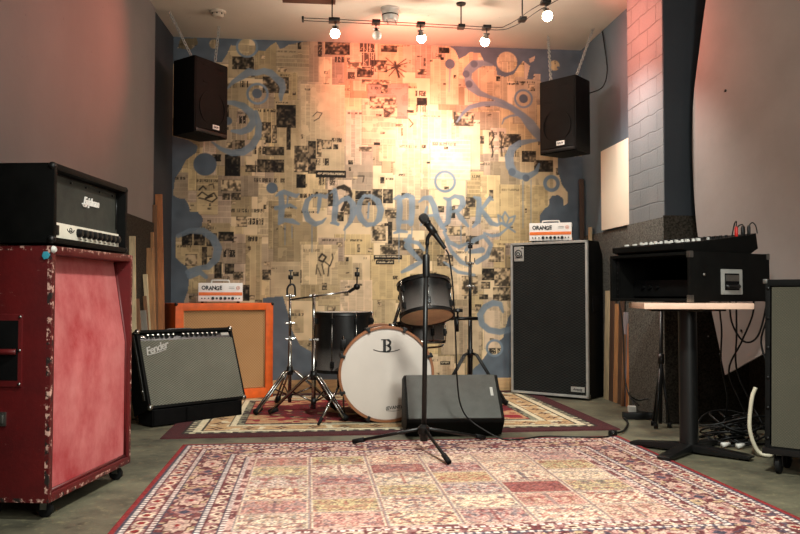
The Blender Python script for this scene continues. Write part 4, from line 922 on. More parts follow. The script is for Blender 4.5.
# ================================================================ CEILING: TRACK LIGHTS, DETECTOR, HATCH
t = thing('light_track', 'thin twin cable track for spotlights under the ceiling', 'lighting track', (.56, 5.70, ZC))
b = B()
za = 2.765
path = [(-.09, 5.66), (.13, 5.665), (.56, 5.68), (1.0, 5.70), (1.33, 5.71), (1.40, 5.65), (1.455, 5.50), (1.50, 5.30), (1.60, 5.02)]
for s in (-1, 1):
    off = []
    for i, (x, y) in enumerate(path):
        a_ = Vector(path[max(i - 1, 0)]); c_ = Vector(path[min(i + 1, len(path) - 1)]); dd = (c_ - a_).normalized()
        off.append((x - dd.y * .028 * s - .56, y + dd.x * .028 * s - 5.70, za - ZC))
    tube(b, off, .0028, 6, k=4)
obj('rail', b, M['dark_steel'], t)
b = B(); box(b, -.66, -.645, -.075, -.005, za - ZC - .012, za - ZC + .012, .003); obj('end_cap', b, M['black_satin'], t)
for x, y in ((.115, 5.665), (1.055, 5.70), (1.46, 5.50)):
    b = B(); cyl(b, (x - .56, y - 5.70, za - ZC), (x - .56, y - 5.70, -.004), .005, seg=10); s_ = obj('standoff', b, M['dark_steel'], t)
    b = B(); lathe(b, [(0, 0), (.036, 0), (.034, -.012), (.01, -.02), (0, -.02)], 20, T((x - .56, y - 5.70, 0))); obj('ceiling_rose', b, M['black_satin'], s_)
    b = B(); box(b, x - .56 - .025, x - .56 + .025, y - 5.70 - .036, y - 5.70 + .036, za - ZC - .012, za - ZC + .012, .003); obj('clamp', b, M['black_satin'], s_)
t = thing('track_transformer', 'round chrome transformer mounted on the ceiling above the track', 'transformer', (.55, 5.86, ZC))
b = B(); lathe(b, [(0, 0), (.072, 0), (.072, -.018), (.062, -.022), (.062, -.085), (.054, -.10), (.02, -.106), (0, -.106)], 40); obj('housing', b, M['silver_plate'], t)
b = B(); lathe(b, [(.0615, -.05), (.064, -.052), (.064, -.058), (.0615, -.06)], 40); obj('band', b, M['dark_steel'], t)
for x in (-.03, .03):
    b = B(); cyl(b, (x, -.155, -.172), (x, -.03, -.092), .004, seg=8); obj('feed_arm', b, M['chrome'], t)

M['bulb'] = emit('lit_halogen_bulb', (255, 236, 200), 40)
M['bulb_off'] = pm('unlit_glass_bulb', (214, 208, 196), .15, var=.05)
def spot_lamp(label, x, y, aim, lit=True, y0=None):
    """track spotlight: clamp, stem, chrome cup and bulb; aim = direction of the beam"""
    t = thing('spotlight', label, 'spotlight', (x, y, 2.765), 0, 'track spotlights')
    b = B(); box(b, -.03, .03, -.036, .036, -.010, .014, .004); obj('clamp', b, M['dark_steel'], t)
    b = B(); cyl(b, (0, 0, -.01), (0, 0, -.045), .006, seg=10); cyl(b, (-.022, 0, -.045), (.022, 0, -.045), .008, seg=10); obj('stem', b, M['steel'], t)
    a_ = Vector(aim).normalized(); q = a_.to_track_quat('Z', 'Y').to_matrix().to_4x4(); m = T((0, 0, -.055)) @ q
    b = B(); lathe(b, [(.006, -.012), (.012, -.01), (.016, .004), (.030, .030), (.032, .040), (.029, .040), (.012, .008), (0, .004)], 24, m); obj('reflector', b, M['chrome'], t)
    b = B(); bmesh.ops.create_uvsphere(b, u_segments=18, v_segments=12, radius=.034, matrix=m @ T((0, 0, .044))); obj('bulb', b, M['bulb'] if lit else M['bulb_off'], t)
    return Vector((x, y, 2.765 - .055)) + a_ * .09
def spot(name, loc, target, energy, col, size, blend=.8, rad=.03):
    l = bpy.data.lights.new(name, 'SPOT'); l.energy = energy; l.color = col; l.spot_size = R(size); l.spot_blend = blend; l.shadow_soft_size = rad
    o = bpy.data.objects.new(name, l); COL.objects.link(o); o.location = loc
    o.rotation_euler = (Vector(target) - Vector(loc)).to_track_quat('-Z', 'Y').to_euler(); return o
def point(name, loc, energy, col, rad=.04):
    l = bpy.data.lights.new(name, 'POINT'); l.energy = energy; l.color = col; l.shadow_soft_size = rad
    o = bpy.data.objects.new(name, l); COL.objects.link(o); o.location = loc; return o
def area(name, loc, target, energy, col, sx, sy):
    l = bpy.data.lights.new(name, 'AREA'); l.shape = 'RECTANGLE'; l.size = sx; l.size_y = sy; l.energy = energy; l.color = col
    o = bpy.data.objects.new(name, l); COL.objects.link(o); o.location = loc
    o.rotation_euler = (Vector(target) - Vector(loc)).to_track_quat('-Z', 'Y').to_euler(); return o
WARM = (1, .95, .87); PINK = (1, .20, .13)
L1 = spot_lamp('lit spotlight at the left end of the ceiling track', .14, 5.665, (-.1, -.3, -1))
L2 = spot_lamp('lit spotlight just right of the round chrome transformer', .755, 5.685, (.2, .45, -.9))
L3 = spot_lamp('lit spotlight near the bend at the right of the track', 1.245, 5.705, (-.2, .35, -.9))
L4 = spot_lamp('lit spotlight on the track beyond its bend, nearest the right wall', 1.53, 5.16, (.2, -.3, -1))
spot_lamp('unlit white spotlight between the left lamp and the chrome transformer', .43, 5.675, (.15, -.3, -1), False)
t = thing('smoke_detector', 'round off-white smoke detector on the ceiling near the left loudspeaker', 'smoke detector', (-.735, 6.06, ZC))
b = B(); lathe(b, [(0, 0), (.062, 0), (.062, -.012), (.055, -.018), (0, -.018)], 32); obj('base', b, M['smoke'], t)
b = B(); lathe(b, [(.046, -.018), (.048, -.03), (.034, -.044), (0, -.046)], 32); hd = obj('head', b, M['smoke'], t)
b = B()
for i in range(8):
    a_ = i * PI / 4; cyl(b, (.044 * math.cos(a_), .044 * math.sin(a_), -.025), (.049 * math.cos(a_), .049 * math.sin(a_), -.025), .006, seg=8)
obj('vents', b, M['black_matte'], hd)
t = thing('ceiling_hatch', 'dark brown wooden hatch frame on the ceiling left of the track', 'hatch', (-.05, 5.30, ZC))
b = B(); box(b, -.19, .19, -.45, .47, -.022, 0, .003); obj('frame', b, M['hatch'], t)
b = B(); box(b, -.15, .15, -.41, .43, -.028, -.02, .003); obj('panel', b, M['hatch'], t)

# ================================================================ DRUM KIT
def lug(parent, m, L=.05):
    b = B(); box(b, -.011, .011, -.018, .004, -L / 2, L / 2, .006, m); box(b, -.006, .006, -.024, -.016, -.010, .010, .003, m)
    return obj('lug', b, M['black_satin'], parent)
# bass drum, axis along y, front at y=0
rad, dep = .279, .43
t = thing('bass_drum', 'large bass drum with white front head and wooden hoop', 'drum', (.447, 4.99, .010), R(0))
rotX = Matrix.Rotation(-PI / 2, 4, 'X')   # z -> +y
m = T((0, .04, rad + .022)) @ rotX
cz = rad + .022
b = B(); lathe(b, [(rad - .006, 0), (rad, 0), (rad, dep), (rad - .006, dep), (rad - .006, 0)], 64, m); obj('shell', b, M['sparkle'], t)
for y0, nm in ((.0, 'front'), (dep + .03, 'rear')):
    b = B(); lathe(b, [(rad + .006, 0), (rad + .020, 0), (rad + .022, .003), (rad + .022, .037), (rad + .020, .04), (rad + .006, .04), (rad + .004, .02), (rad + .006, 0)], 72, T((0, y0, cz)) @ rotX); obj('hoop', b, M['hoop_wood'], t)
b = B(); lathe(b, [(0, .004), (rad - .03, .004), (rad + .004, .007), (rad + .008, .012), (0, .012)], 64, T((0, .008, cz)) @ rotX); dh = obj('drum_head', b, M['drum_head'], t); dh['label'] = 'white front head'
b = B(); lathe(b, [(0, 0), (rad + .006, 0), (rad + .006, .006), (0, .006)], 48, T((0, dep + .055, cz)) @ rotX); obj('batter_head', b, M['drum_head'], t)
b = B()
zt = cz + .178; yb = .0105
x = -.0
# slab serif B drawn as strokes, with a shallow arc under it
for s0 in (-.0125,): box(b, x + s0 - .009, x + s0 + .009, yb - .001, yb + .002, zt - .04, zt + .04)
box(b, x - .034, x + .008, yb - .001, yb + .002, zt + .034, zt + .040); box(b, x - .034, x + .008, yb - .001, yb + .002, zt - .040, zt - .034); box(b, x - .012, x + .008, yb - .001, yb + .002, zt - .0005, zt + .0045)
for c_, rr in ((zt + .0185, .0185), (zt - .0185, .0195)):
    tube(b, [(x + .006 + rr * .95 * math.cos(a_), yb, c_ + rr * .92 * math.sin(a_)) for a_ in np.linspace(-PI / 2, PI / 2, 12)], .0068, 6)
tube(b, [(x - .083 + .166 * i / 14, yb, zt - .040 + .016 * ((i - 7) / 7) ** 2) for i in range(15)], .0026, 6)
lg = obj('emblem', b, M['mirror'], dh); lg['label'] = 'black letter B over a thin arc'
b = B(); text(b, '(EVANS)', .028, T((.045, yb, cz - .208)) @ Matrix.Rotation(R(-6), 4, 'Y'), .0006, .1, .0006); tube(b, [(.0, yb, cz - .226), (.045, yb, cz - .230), (.09, yb, cz - .222)], .0012, 6, k=3); obj('maker_print', b, M['mirror'], dh)
for i in range(8):
    a_ = PI / 8 + i * PI / 4; rr = rad + .022
    m = T((rr * math.cos(a_), 0, cz + rr * math.sin(a_))) @ Matrix.Rotation(PI / 2 - a_, 4, 'Y')
    b = B(); box(b, -.014, .014, -.006, .044, -.004, .012, .004, m); box(b, -.009, .009, -.006, .002, -.022, .002, .003, m); cl = obj('claw', b, M['black_satin'], t)
    b = B(); cyl(b, m @ Vector((0, .04, .006)), m @ Vector((0, .16, .006)), .0035, seg=8); obj('tension_rod', b, M['chrome'], cl)
    b = B(); box(b, -.013, .013, .15, .21, -.020, .008, .006, m); obj('lug', b, M['black_satin'], t)
for s in (-1, 1):
    b = B(); p0 = Vector((s * (rad + .004), .10, cz - .06)); p1 = Vector((s * (rad + .145), -.065, .006))
    cyl(b, p0, p1, .0075, seg=12); sp = obj('spur', b, M['chrome'], t)
    b = B(); cyl(b, p1 - (p1 - p0).normalized() * .05, p1, .012, .008, seg=12); obj('rubber_tip', b, M['rubber'], sp)
    b = B(); cyl(b, p0 - Vector((s * .012, 0, 0)), p0 + Vector((s * .022, 0, 0)), .022, seg=16); obj('spur_bracket', b, M['black_satin'], sp)
    b = B(); mid_ = p0.lerp(p1, .55); cyl(b, mid_ - (p1 - p0).normalized() * .015, mid_ + (p1 - p0).normalized() * .015, .013, seg=12); obj('wing_screw', b, M['chrome'], sp)
b = B(); cyl(b, (.06, .22, cz + rad - .002), (.06, .22, cz + rad + .03), .028, seg=16); cyl(b, (.06, .22, cz + rad), (.12, .20, cz + rad + .20), .011, seg=12); obj('tom_mount', b, M['chrome'], t)

def drum(name, label, cat, loc, rad, dep, rot, nl, hoopmat, bottom=None, legs=False):
    t = thing(name, label, cat, loc); t.rotation_euler = rot
    b = B(); lathe(b, [(rad - .006, 0), (rad, 0), (rad, dep), (rad - .006, dep), (rad - .006, 0)], 56); obj('shell', b, M['sparkle'], t)
    for z in (-.006, dep - .016):
        b = B(); lathe(b, [(rad + .003, 0), (rad + .011, 0), (rad + .009, .006), (rad + .009, .018), (rad + .012, .022), (rad + .003, .022), (rad + .003, 0)], 56, T((0, 0, z))); obj('hoop', b, hoopmat, t)
    b = B(); lathe(b, [(0, 0), (rad + .003, 0), (rad + .003, -.006), (0, -.006)], 48, T((0, 0, dep + .003))); obj('batter_head', b, M['drum_head'], t)
    b = B(); lathe(b, [(0, 0), (rad + .002, 0), (rad + .002, .005), (0, .005)], 48, T((0, 0, -.002))); obj('resonant_head', b, bottom or M['drum_head'], t)
    for i in range(nl):
        a_ = 2 * PI * (i + .5) / nl
        m = Matrix.Rotation(a_ + PI / 2, 4, 'Z') @ T((0, -rad, 0))
        for z in ((.055, dep - .055) if dep > .2 else (dep / 2,)):
            lug(t, m @ T((0, 0, z)), .042 if dep > .2 else .05)
        b = B(); cyl(b, m @ Vector((0, -.012, .004)), m @ Vector((0, -.012, dep + .008)), .003, seg=6); obj('tension_rod', b, M['chrome'], t)
    if legs:
        for i in range(3):
            a_ = 2 * PI * i / 3 + .5; dx, dy = math.cos(a_), math.sin(a_); r1 = rad + .02; zf = -loc[2] + .012
            b = B(); tube(b, [(dx * r1, dy * r1, dep * .62), (dx * r1, dy * r1, .02), (dx * (r1 + .01), dy * (r1 + .01), zf + .06), (dx * (r1 + .03), dy * (r1 + .03), zf + .004)], .006, 8, k=3); lg = obj('leg', b, M['chrome'], t)
            b = B(); cyl(b, (dx * (r1 + .033), dy * (r1 + .033), zf - .002), (dx * (r1 + .022), dy * (r1 + .022), zf + .03), .012, seg=12); obj('rubber_foot', b, M['rubber'], lg)
            b = B(); box(b, -.016, .016, -.030, .002, dep * .42, dep * .56, .005, Matrix.Rotation(a_ + PI / 2, 4, 'Z') @ T((0, -rad, 0))); obj('leg_bracket', b, M['black_satin'], t)
    else:
        b = B(); box(b, -.02, .02, -.028, .002, dep * .38, dep * .62, .006, Matrix.Rotation(R(150), 4, 'Z') @ T((0, -rad, 0))); obj('mount_bracket', b, M['black_satin'], t)
    return t
drum('rack_tom', 'sparkle fade rack tom tilted above the bass drum', 'drum', (.715, 5.09, .665), .166, .225, (R(-20), R(-3), 0), 6, M['black_satin'], M['drum_head_reflection'])
drum('floor_tom', 'deep black floor tom standing left of the bass drum', 'drum', (.196, 5.56, .285), .200, .40, (0, 0, 0), 8, M['black_satin'], None, True)
drum('snare_drum', 'shallow snare drum half hidden behind the rack tom', 'drum', (.735, 5.62, .47), .178, .14, (R(-4), 0, 0), 8, M['chrome'])

def tripod(parent, r_top, z_top, r_foot, angs, mat, double=True, zc=.10):
    for a_ in angs:
        dx, dy = math.cos(a_), math.sin(a_); px, py = -dy * .012, dx * .012
        b = B()
        for s in ((-1, 1) if double else (0,)):
            tube(b, [(dx * r_top + px * s, dy * r_top + py * s, z_top), (dx * (r_top + .03) + px * s, dy * (r_top + .03) + py * s, z_top - .012), (dx * r_foot + px * s, dy * r_foot + py * s, .022)], .008, 8)
        lg = obj('leg', b, mat, parent)
        b = B(); cyl(b, (dx * (r_foot - .045), dy * (r_foot - .045), .044), (dx * (r_foot + .01), dy * (r_foot + .01), .018), .019, seg=12); obj('rubber_foot', b, M['rubber'], lg)
        b = B(); mx = r_top + (r_foot - r_top) * .45; mz = z_top + (.022 - z_top) * .45
        cyl(b, (dx * .014, dy * .014, zc), (dx * mx, dy * mx, mz), .006, seg=8); obj('brace', b, mat, lg)
    b = B(); cyl(b, (0, 0, z_top - .03), (0, 0, z_top + .03), .022, seg=16); obj('leg_collar', b, M['black_satin'], parent)
    b = B(); cyl(b, (0, 0, zc - .02), (0, 0, zc + .02), .018, seg=16); obj('brace_collar', b, M['black_satin'], parent)
def wing(parent, p, d_=(1, 0, 0)):
    p = Vector(p); d_ = Vector(d_); b = B(); cyl(b, p - d_ * .03, p + d_ * .03, .009, seg=10); bmesh.ops.create_uvsphere(b, u_segments=10, v_segments=6, radius=.016, matrix=T(p)); box(b, p.x - .018, p.x + .018, p.y - .006, p.y + .006, p.z - .010, p.z + .010, .004)
    return obj('clamp', b, M['chrome'], parent)
# straight cymbal stand at the left
t = thing('cymbal_stand', 'straight chrome cymbal stand nearest the orange cabinet', 'cymbal stand', (-.172, 5.655, .010), R(8), 'cymbal stands')
b = B(); cyl(b, (0, 0, .05), (0, 0, .50), .0125, seg=14); obj('lower_tube', b, M['chrome'], t)
b = B(); cyl(b, (0, 0, .48), (0, 0, .80), .0095, seg=12); obj('upper_tube', b, M['chrome'], t)
tripod(t, .02, .27, .33, (R(222), R(342), R(100)), M['chrome'])
wing(t, (0, 0, .49)); wing(t, (0, 0, .60)); wing(t, (.0, 0, .79))
b = B(); tube(b, [(-.02, 0, .79), (-.02, 0, .84), (.0, 0, .87), (.03, 0, .86), (.035, 0, .79)], .007, 8, k=3); cyl(b, (0, 0, .86), (.004, 0, .965), .005, seg=8); cyl(b, (.002, 0, .905), (.003, 0, .935), .017, seg=14); box(b, -.012, .02, -.004, .004, .962, .972, .003); obj('tilter', b, M['dark_steel'], t)
# boom stand
t = thing('cymbal_stand', 'chrome boom cymbal stand whose arm reaches towards the drum', 'cymbal stand', (-.006, 5.30, .010), R(0), 'cymbal stands')
b = B(); cyl(b, (0, 0, .05), (0, 0, .50), .0145, seg=14); obj('lower_tube', b, M['chrome'], t)
b = B(); cyl(b, (0, 0, .48), (0, 0, .79), .011, seg=12); obj('upper_tube', b, M['chrome'], t)
tripod(t, .02, .27, .30, (R(160), R(312), R(60)), M['chrome'])
wing(t, (0, 0, .50)); wing(t, (0, 0, .79))
b = B(); cyl(b, (-.155, .0, .765), (.232, -.09, .820), .0065, seg=10); arm = obj('boom_arm', b, M['chrome'], t)
b = B(); tube(b, [(.225, -.088, .815), (.255, -.095, .835), (.275, -.10, .845)], .011, 8, k=3); bmesh.ops.create_uvsphere(b, u_segments=12, v_segments=8, radius=.022, matrix=T((.277, -.10, .850))); cyl(b, (.277, -.10, .85), (.280, -.10, .975), .005, seg=8); cyl(b, (.2785, -.10, .915), (.279, -.10, .945), .017, seg=14); box(b, .268, .292, -.104, -.096, .966, .974, .003); obj('tilter', b, M['dark_steel'], arm)
# stand at the right with a side clamp
t = thing('cymbal_stand', 'tall dark cymbal stand with a side clamp, right of the rack tom', 'cymbal stand', (1.135, 5.80, .010), R(0), 'cymbal stands')
b = B(); cyl(b, (0, 0, .05), (0, 0, .62), .0155, seg=14); obj('lower_tube', b, M['dark_steel'], t)
b = B(); cyl(b, (0, 0, .60), (0, 0, 1.02), .012, seg=12); obj('upper_tube', b, M['dark_steel'], t)
tripod(t, .02, .37, .27, (R(200), R(330), R(80)), M['dark_steel'])
wing(t, (0, 0, .62)); wing(t, (0, 0, .86)); wing(t, (0, 0, 1.03))
b = B(); cyl(b, (0, 0, 1.03), (.003, 0, 1.235), .006, seg=8); cyl(b, (.002, 0, 1.14), (.002, 0, 1.165), .018, seg=14); cyl(b, (.002, 0, 1.17), (.002, 0, 1.178), .022, seg=14); obj('tilter', b, M['dark_steel'], t)
b = B(); tube(b, [(-.03, 0, 1.035), (-.03, 0, 1.085)], .004, 6); tube(b, [(.035, 0, 1.035), (.035, 0, 1.07)], .004, 6); obj('tilter_screw', b, M['dark_steel'], t)
b = B(); cyl(b, (-.16, -.04, .625), (.05, -.03, .625), .013, seg=12); cyl(b, (-.105, -.04, .53), (-.105, -.04, .64), .014, seg=12); cl = obj('side_clamp', b, M['dark_steel'], t)
b = B(); lathe(b, [(0, 0), (.036, 0), (.040, .008), (.036, .024), (.010, .028), (0, .028)], 20, T((-.10, -.04, .672))); cyl(b, (-.10, -.04, .64), (-.10, -.04, .675), .008, seg=8); obj('clamp_knob', b, M['black_satin'], cl)
# snare stand
t = thing('snare_stand', 'low chrome stand carrying the snare drum behind the bass drum', 'drum stand', (.735, 5.62, .010))
b = B(); cyl(b, (0, 0, .05), (0, 0, .42), .012, seg=12); obj('tube', b, M['chrome'], t)
tripod(t, .02, .20, .26, (R(200), R(320), R(80)), M['chrome'])
for k in range(3):
    a_ = R(90 + 120 * k); b = B(); tube(b, [(0, 0, .42), (.15 * math.cos(a_), .15 * math.sin(a_), .435), (.182 * math.cos(a_), .182 * math.sin(a_), .452)], .007, 8, k=3); obj('basket_arm', b, M['chrome'], t)

# ================================================================ MONITOR WEDGE, MICROPHONE AND STAND
t = thing('stage_monitor', 'dark grey wedge stage monitor on the rug in front of the bass drum', 'stage monitor', (.785, 4.47, .0095), R(-2.5))
hw = .275
b = B(); prism_x(b, [(.05, 0), (-.045, .085), (-.050, .11), (.165, .322), (.185, .327), (.36, .29), (.40, .0)], -hw, hw, .008); obj('cabinet', b, M['black'], t)
nv = Vector((0, -.235, .225)).normalized()
b = B(); prism_x(b, [(-.058, .112), (-.050, .104), (.175, .320), (.168, .330)], -hw + .012, hw - .02, .002); gr = obj('grille', b, M['wedge_grille'], t)
ang = math.atan2(.235, .228)
b = B(); box(b, hw - .060, hw - .044, -.006, .002, -.03, .03, .002, T((0, .078, .240)) @ Matrix.Rotation(-(PI / 2 - ang) * .0 - R(45), 4, 'X')); bd = obj('badge', b, M['silver_plate'], t); bd['label'] = 'small silver badge'
b = B(); box(b, hw - .004, hw + .016, .10, .22, .10, .16, .006); obj('side_handle', b, M['black_satin'], t)
b = B(); lathe(b, [(0, 0), (.022, 0), (.020, .02), (.012, .03), (0, .03)], 16, T((hw, .26, .20)) @ Matrix.Rotation(PI / 2, 4, 'Y')); obj('side_knob', b, M['black_satin'], t)
for x in (-hw + .05, hw - .05):
    for y in (.08, .37):
        b = B(); cyl(b, (x, y, -.001), (x, y, .004), .015, seg=10); obj('foot', b, M['rubber'], t)

t = thing('microphone_stand', 'black tripod microphone stand on the front rug before the drums', 'microphone stand', (.552, 4.05, .009))
b = B(); cyl(b, (0, 0, .06), (.012, -.004, .96), .0125, seg=16); obj('lower_tube', b, M['black_satin'], t)
b = B(); cyl(b, (.012, -.004, .92), (.018, -.006, 1.06), .0078, seg=12); obj('upper_tube', b, M['dark_steel'], t)
b = B(); lathe(b, [(.0135, -.06), (.019, -.055), (.019, .05), (.015, .058), (.010, .06)], 16, T((.0125, -.004, .945))); obj('clutch', b, M['black_satin'], t)
b = B(); lathe(b, [(.012, 0), (.02, .002), (.022, .03), (.03, .04), (.03, .07), (.014, .085), (.012, .085)], 20, T((0, 0, .055))); obj('hub', b, M['dark_steel'], t)
for (x, y) in ((-.345, .25), (.075, -.325), (.375, .30)):
    b = B(); p1 = Vector((x, y, .0145)); cyl(b, (x * .06, y * .06, .115), p1, .0085, seg=10); lg = obj('leg', b, M['black_satin'], t)
    d_ = (p1 - Vector((x * .06, y * .06, .115))).normalized(); b = B(); cyl(b, p1 - d_ * .07, p1, .013, seg=12); obj('rubber_foot', b, M['rubber'], lg)
mA = Vector((.540, 4.033, 1.210)); mB = Vector((.658, 4.012, 1.040)); dv = (mA - mB).normalized()
clip_p = mA - dv * .085
b = B(); lp_ = clip_p - Vector((.552, 4.05, .009)); tube(b, [(.018, -.006, 1.05), (.020, -.008, 1.085), tuple(lp_ - Vector((0, 0, .016)))], .010, 10, k=3)
cyl(b, lp_ - dv * .03, lp_ + dv * .03, .0185, seg=16); obj('mic_clip', b, M['black_satin'], t)
t = thing('microphone', 'black hand microphone held in the clip of the microphone stand', 'microphone', tuple(mB))
q = dv.to_track_quat('Z', 'Y').to_matrix().to_4x4()
b = B(); lathe(b, [(0, 0), (.009, 0), (.0105, .01), (.0125, .06), (.0165, .135), (.0175, .155), (.012, .158), (0, .158)], 24, q); bd = obj('body', b, M['black_satin'], t)
b = B(); lathe(b, [(.0165, .152), (.022, .156), (.0225, .163), (.0165, .167)], 24, q); obj('grille_band', b, M['dark_steel'], t)
b = B(); lathe(b, [(.016, .163), (.0235, .172), (.0255, .188), (.0235, .203), (.015, .213), (0, .216)], 24, q)
obj('grille', b, pm('microphone_mesh', (46, 46, 46), .45, .6, bmp=.8, bscale=900), t)
b = B(); box(b, -.004, .004, -.0175, -.013, .095, .115, .002, q); obj('switch', b, M['steel'], t)
b = B(); e_ = mB - dv * .004
tube(b, [tuple(e_), (.676, 4.01, 1.00), (.698, 4.03, .86), (.725, 4.10, .60), (.755, 4.22, .35), (.795, 4.33, .20), (.86, 4.36, .11), (1.0, 4.28, .03), (1.12, 4.32, .0155), (1.28, 4.40, .015), (1.45, 4.36, .015), (1.58, 4.34, .015), (1.66, 4.38, .015), (1.70, 4.43, .020)], .0042, 8, k=6)
tag(obj('microphone_cable', b, M['cable']), 'thin black cable hanging from the microphone and trailing over the rug', 'cable')

# ================================================================ RIGHT SIDE: WHITE PANEL, PALE BOARD
t = thing('wall_panel', 'plain off-white square panel fixed on the blue right wall', 'panel', (2.288, 5.80, 1.32))
b = B(); box(b, -.018, 0, -.36, .36, 0, .635, .003, Matrix.Rotation(0, 4, 'X')); obj('board', b, M['whiteboard'], t)
t = thing('wall_board', 'tall pale pinkish board with a curved edge leaning against the right wall', 'board', (0, 0, 0))
O = Vector((2.36, 4.78, 0)); ud = Vector((.26, -1.18, 0)).normalized(); nd = Vector((1.18, .26, 0)).normalized()
def s_of(x, y): return (Vector((x, y, 0)) - O).dot(ud)
outline = [(s_of(2.416, 4.526), .332), (s_of(2.40, 4.60), .60), (s_of(2.38, 4.69), .92), (s_of(2.367, 4.75), 1.211), (s_of(2.361, 4.777), 1.5), (s_of(2.359, 4.785), 1.782), (s_of(2.363, 4.765), 2.05), (s_of(2.373, 4.721), 2.272), (s_of(2.39, 4.642), 2.623), (s_of(2.399, 4.604), 2.733), (s_of(2.41, 4.55), 2.92)]
so = [(p.x, p.y) for p in smooth_pts([(a_, c_, 0) for a_, c_ in outline], 4)]
so += [(1.75, 2.92), (1.75, .95), (s_of(2.538, 3.972), .595), (s_of(2.493, 4.178), .502)]
b = B(); fr_ = [b.verts.new(O + ud * s_ + Vector((0, 0, z_))) for s_, z_ in so]; bk = [b.verts.new(O + ud * s_ + nd * .012 + Vector((0, 0, z_))) for s_, z_ in so]
b.faces.new(fr_); b.faces.new(bk[::-1])
for i in range(len(so)): j = (i + 1) % len(so); b.faces.new((fr_[i], bk[i], bk[j], fr_[j]))
bmesh.ops.recalc_face_normals(b, faces=b.faces); obj('sheet', b, M['board'], t)
for s_, z_ in ((.30, 2.02), (.12, .55), (.22, .45), (.40, .60)):
    b = B(); p = O + ud * s_ + Vector((0, 0, z_)); cyl(b, p + nd * .002, p - nd * .004, .008, seg=10); obj('screw', b, M['dark_steel'], t)

# ================================================================ PEDESTAL TABLE, RACK CASE AND MIXER
t = thing('pedestal_table', 'square pinkish pedestal table with black column and cross foot', 'table', (1.90, 3.93, 0))
b = B(); box(b, -.255, .255, -.255, .255, .736, .765, .004, Matrix.Rotation(R(-14), 4, 'Z')); obj('tabletop', b, M['table_top'], t)
b = B(); lathe(b, [(.046, .03), (.046, .727), (.09, .729), (.09, .736), (0, .736)], 32); obj('column', b, M['black_satin'], t)
for ang_ in (-48.2, 131.8, 41.8, 221.8):
    b = B(); mz = Matrix.Rotation(R(ang_), 4, 'Z')
    prism(b, [(.03, .012), (.30, .010), (.312, .016), (.312, .024), (.29, .030), (.05, .050), (.03, .050)], -.032, .032, mz, .006); lg = obj('foot', b, M['black_satin'], t)
    b = B(); m2 = mz @ T((.27, 0, 0)); v0 = m2 @ Vector((0, 0, 0)); cyl(b, v0 + Vector((0, 0, .0095 if ang_ == 221.8 else 0)), v0 + Vector((0, 0, .014)), .022, seg=14); obj('glide', b, M['rubber'], lg)
b = B(); box(b, -.20, .20, -.02, .02, .722, .732, .003); box(b, -.02, .02, -.20, .20, .722, .732, .003); obj('top_bracket', b, M['black_satin'], t)

w, d, h = .55, .61, .254; hw = w / 2
loc = Vector((1.733, 4.029, .767)); rz = R(-66.8)
t = thing('rack_case', 'black flight rack case with open front on the pedestal table', 'case', tuple(loc), rz)
b = B()
box(b, -hw, -hw + .016, 0, d, .004, h, .004); box(b, hw - .016, hw, 0, d, .004, h, .004); box(b, -hw + .01, hw - .01, 0, d, h - .016, h, .004); box(b, -hw + .01, hw - .01, 0, d, .004, .02, .004); box(b, -hw + .01, hw - .01, d - .016, d, .01, h - .01)
obj('body', b, M['black'], t)
for x in (-hw + .028, hw - .028):
    b = B(); box(b, x - .010, x + .010, .03, .036, .02, h - .02, .001)
    for k in range(7): cyl(b, (x, .031, .04 + k * .03), (x, .027, .04 + k * .03), .004, seg=8)
    obj('rack_rail', b, M['dark_steel'], t)
b = B(); box(b, -hw + .02, hw - .02, .16, .45, .030, .118, .003); u1 = obj('rack_unit', b, M['black_satin'], t)
for k in range(3):
    b = B(); lathe(b, [(0, 0), (.011, 0), (.009, .016), (0, .016)], 14, T((-.18 + k * .05, .16, .08)) @ Matrix.Rotation(PI / 2, 4, 'X')); obj('knob', b, M['dark_steel'], u1)
b = B(); box(b, hw - .001, hw + .004, .225, .385, .040, .170, .005); hp = obj('handle_plate', b, M['silver_plate'], t); hp['label'] = 'chrome handle plate'
b = B(); box(b, hw + .002, hw + .0055, .25, .36, .062, .148, .003); obj('handle_recess', b, M['black_matte'], hp)
b = B(); tube(b, [(hw + .006, .26, .085), (hw + .016, .27, .08), (hw + .016, .34, .08), (hw + .006, .35, .085)], .010, 8, k=3); obj('grip', b, M['black_satin'], hp)
b = B(); box(b, hw + .003, hw + .008, .255, .355, .108, .140, .002); obj('handle_bar', b, M['steel'], hp)
for yy in (.003, d - .003):
    for zz in (.004, h):
        b = B(); s_ = -1 if yy < .1 else 1
        box(b, hw - .022, hw + .003, yy - .004 if s_ < 0 else yy - .022, yy + .022 if s_ < 0 else yy + .004, zz - .004 if zz < .1 else zz - .030, zz + .034 if zz < .1 else zz + .003, .005); obj('corner', b, M['steel'], t)
b = B(); cyl(b, (hw, .10, .14), (hw + .006, .10, .14), .008, seg=12); obj('rivet', b, M['steel'], t)

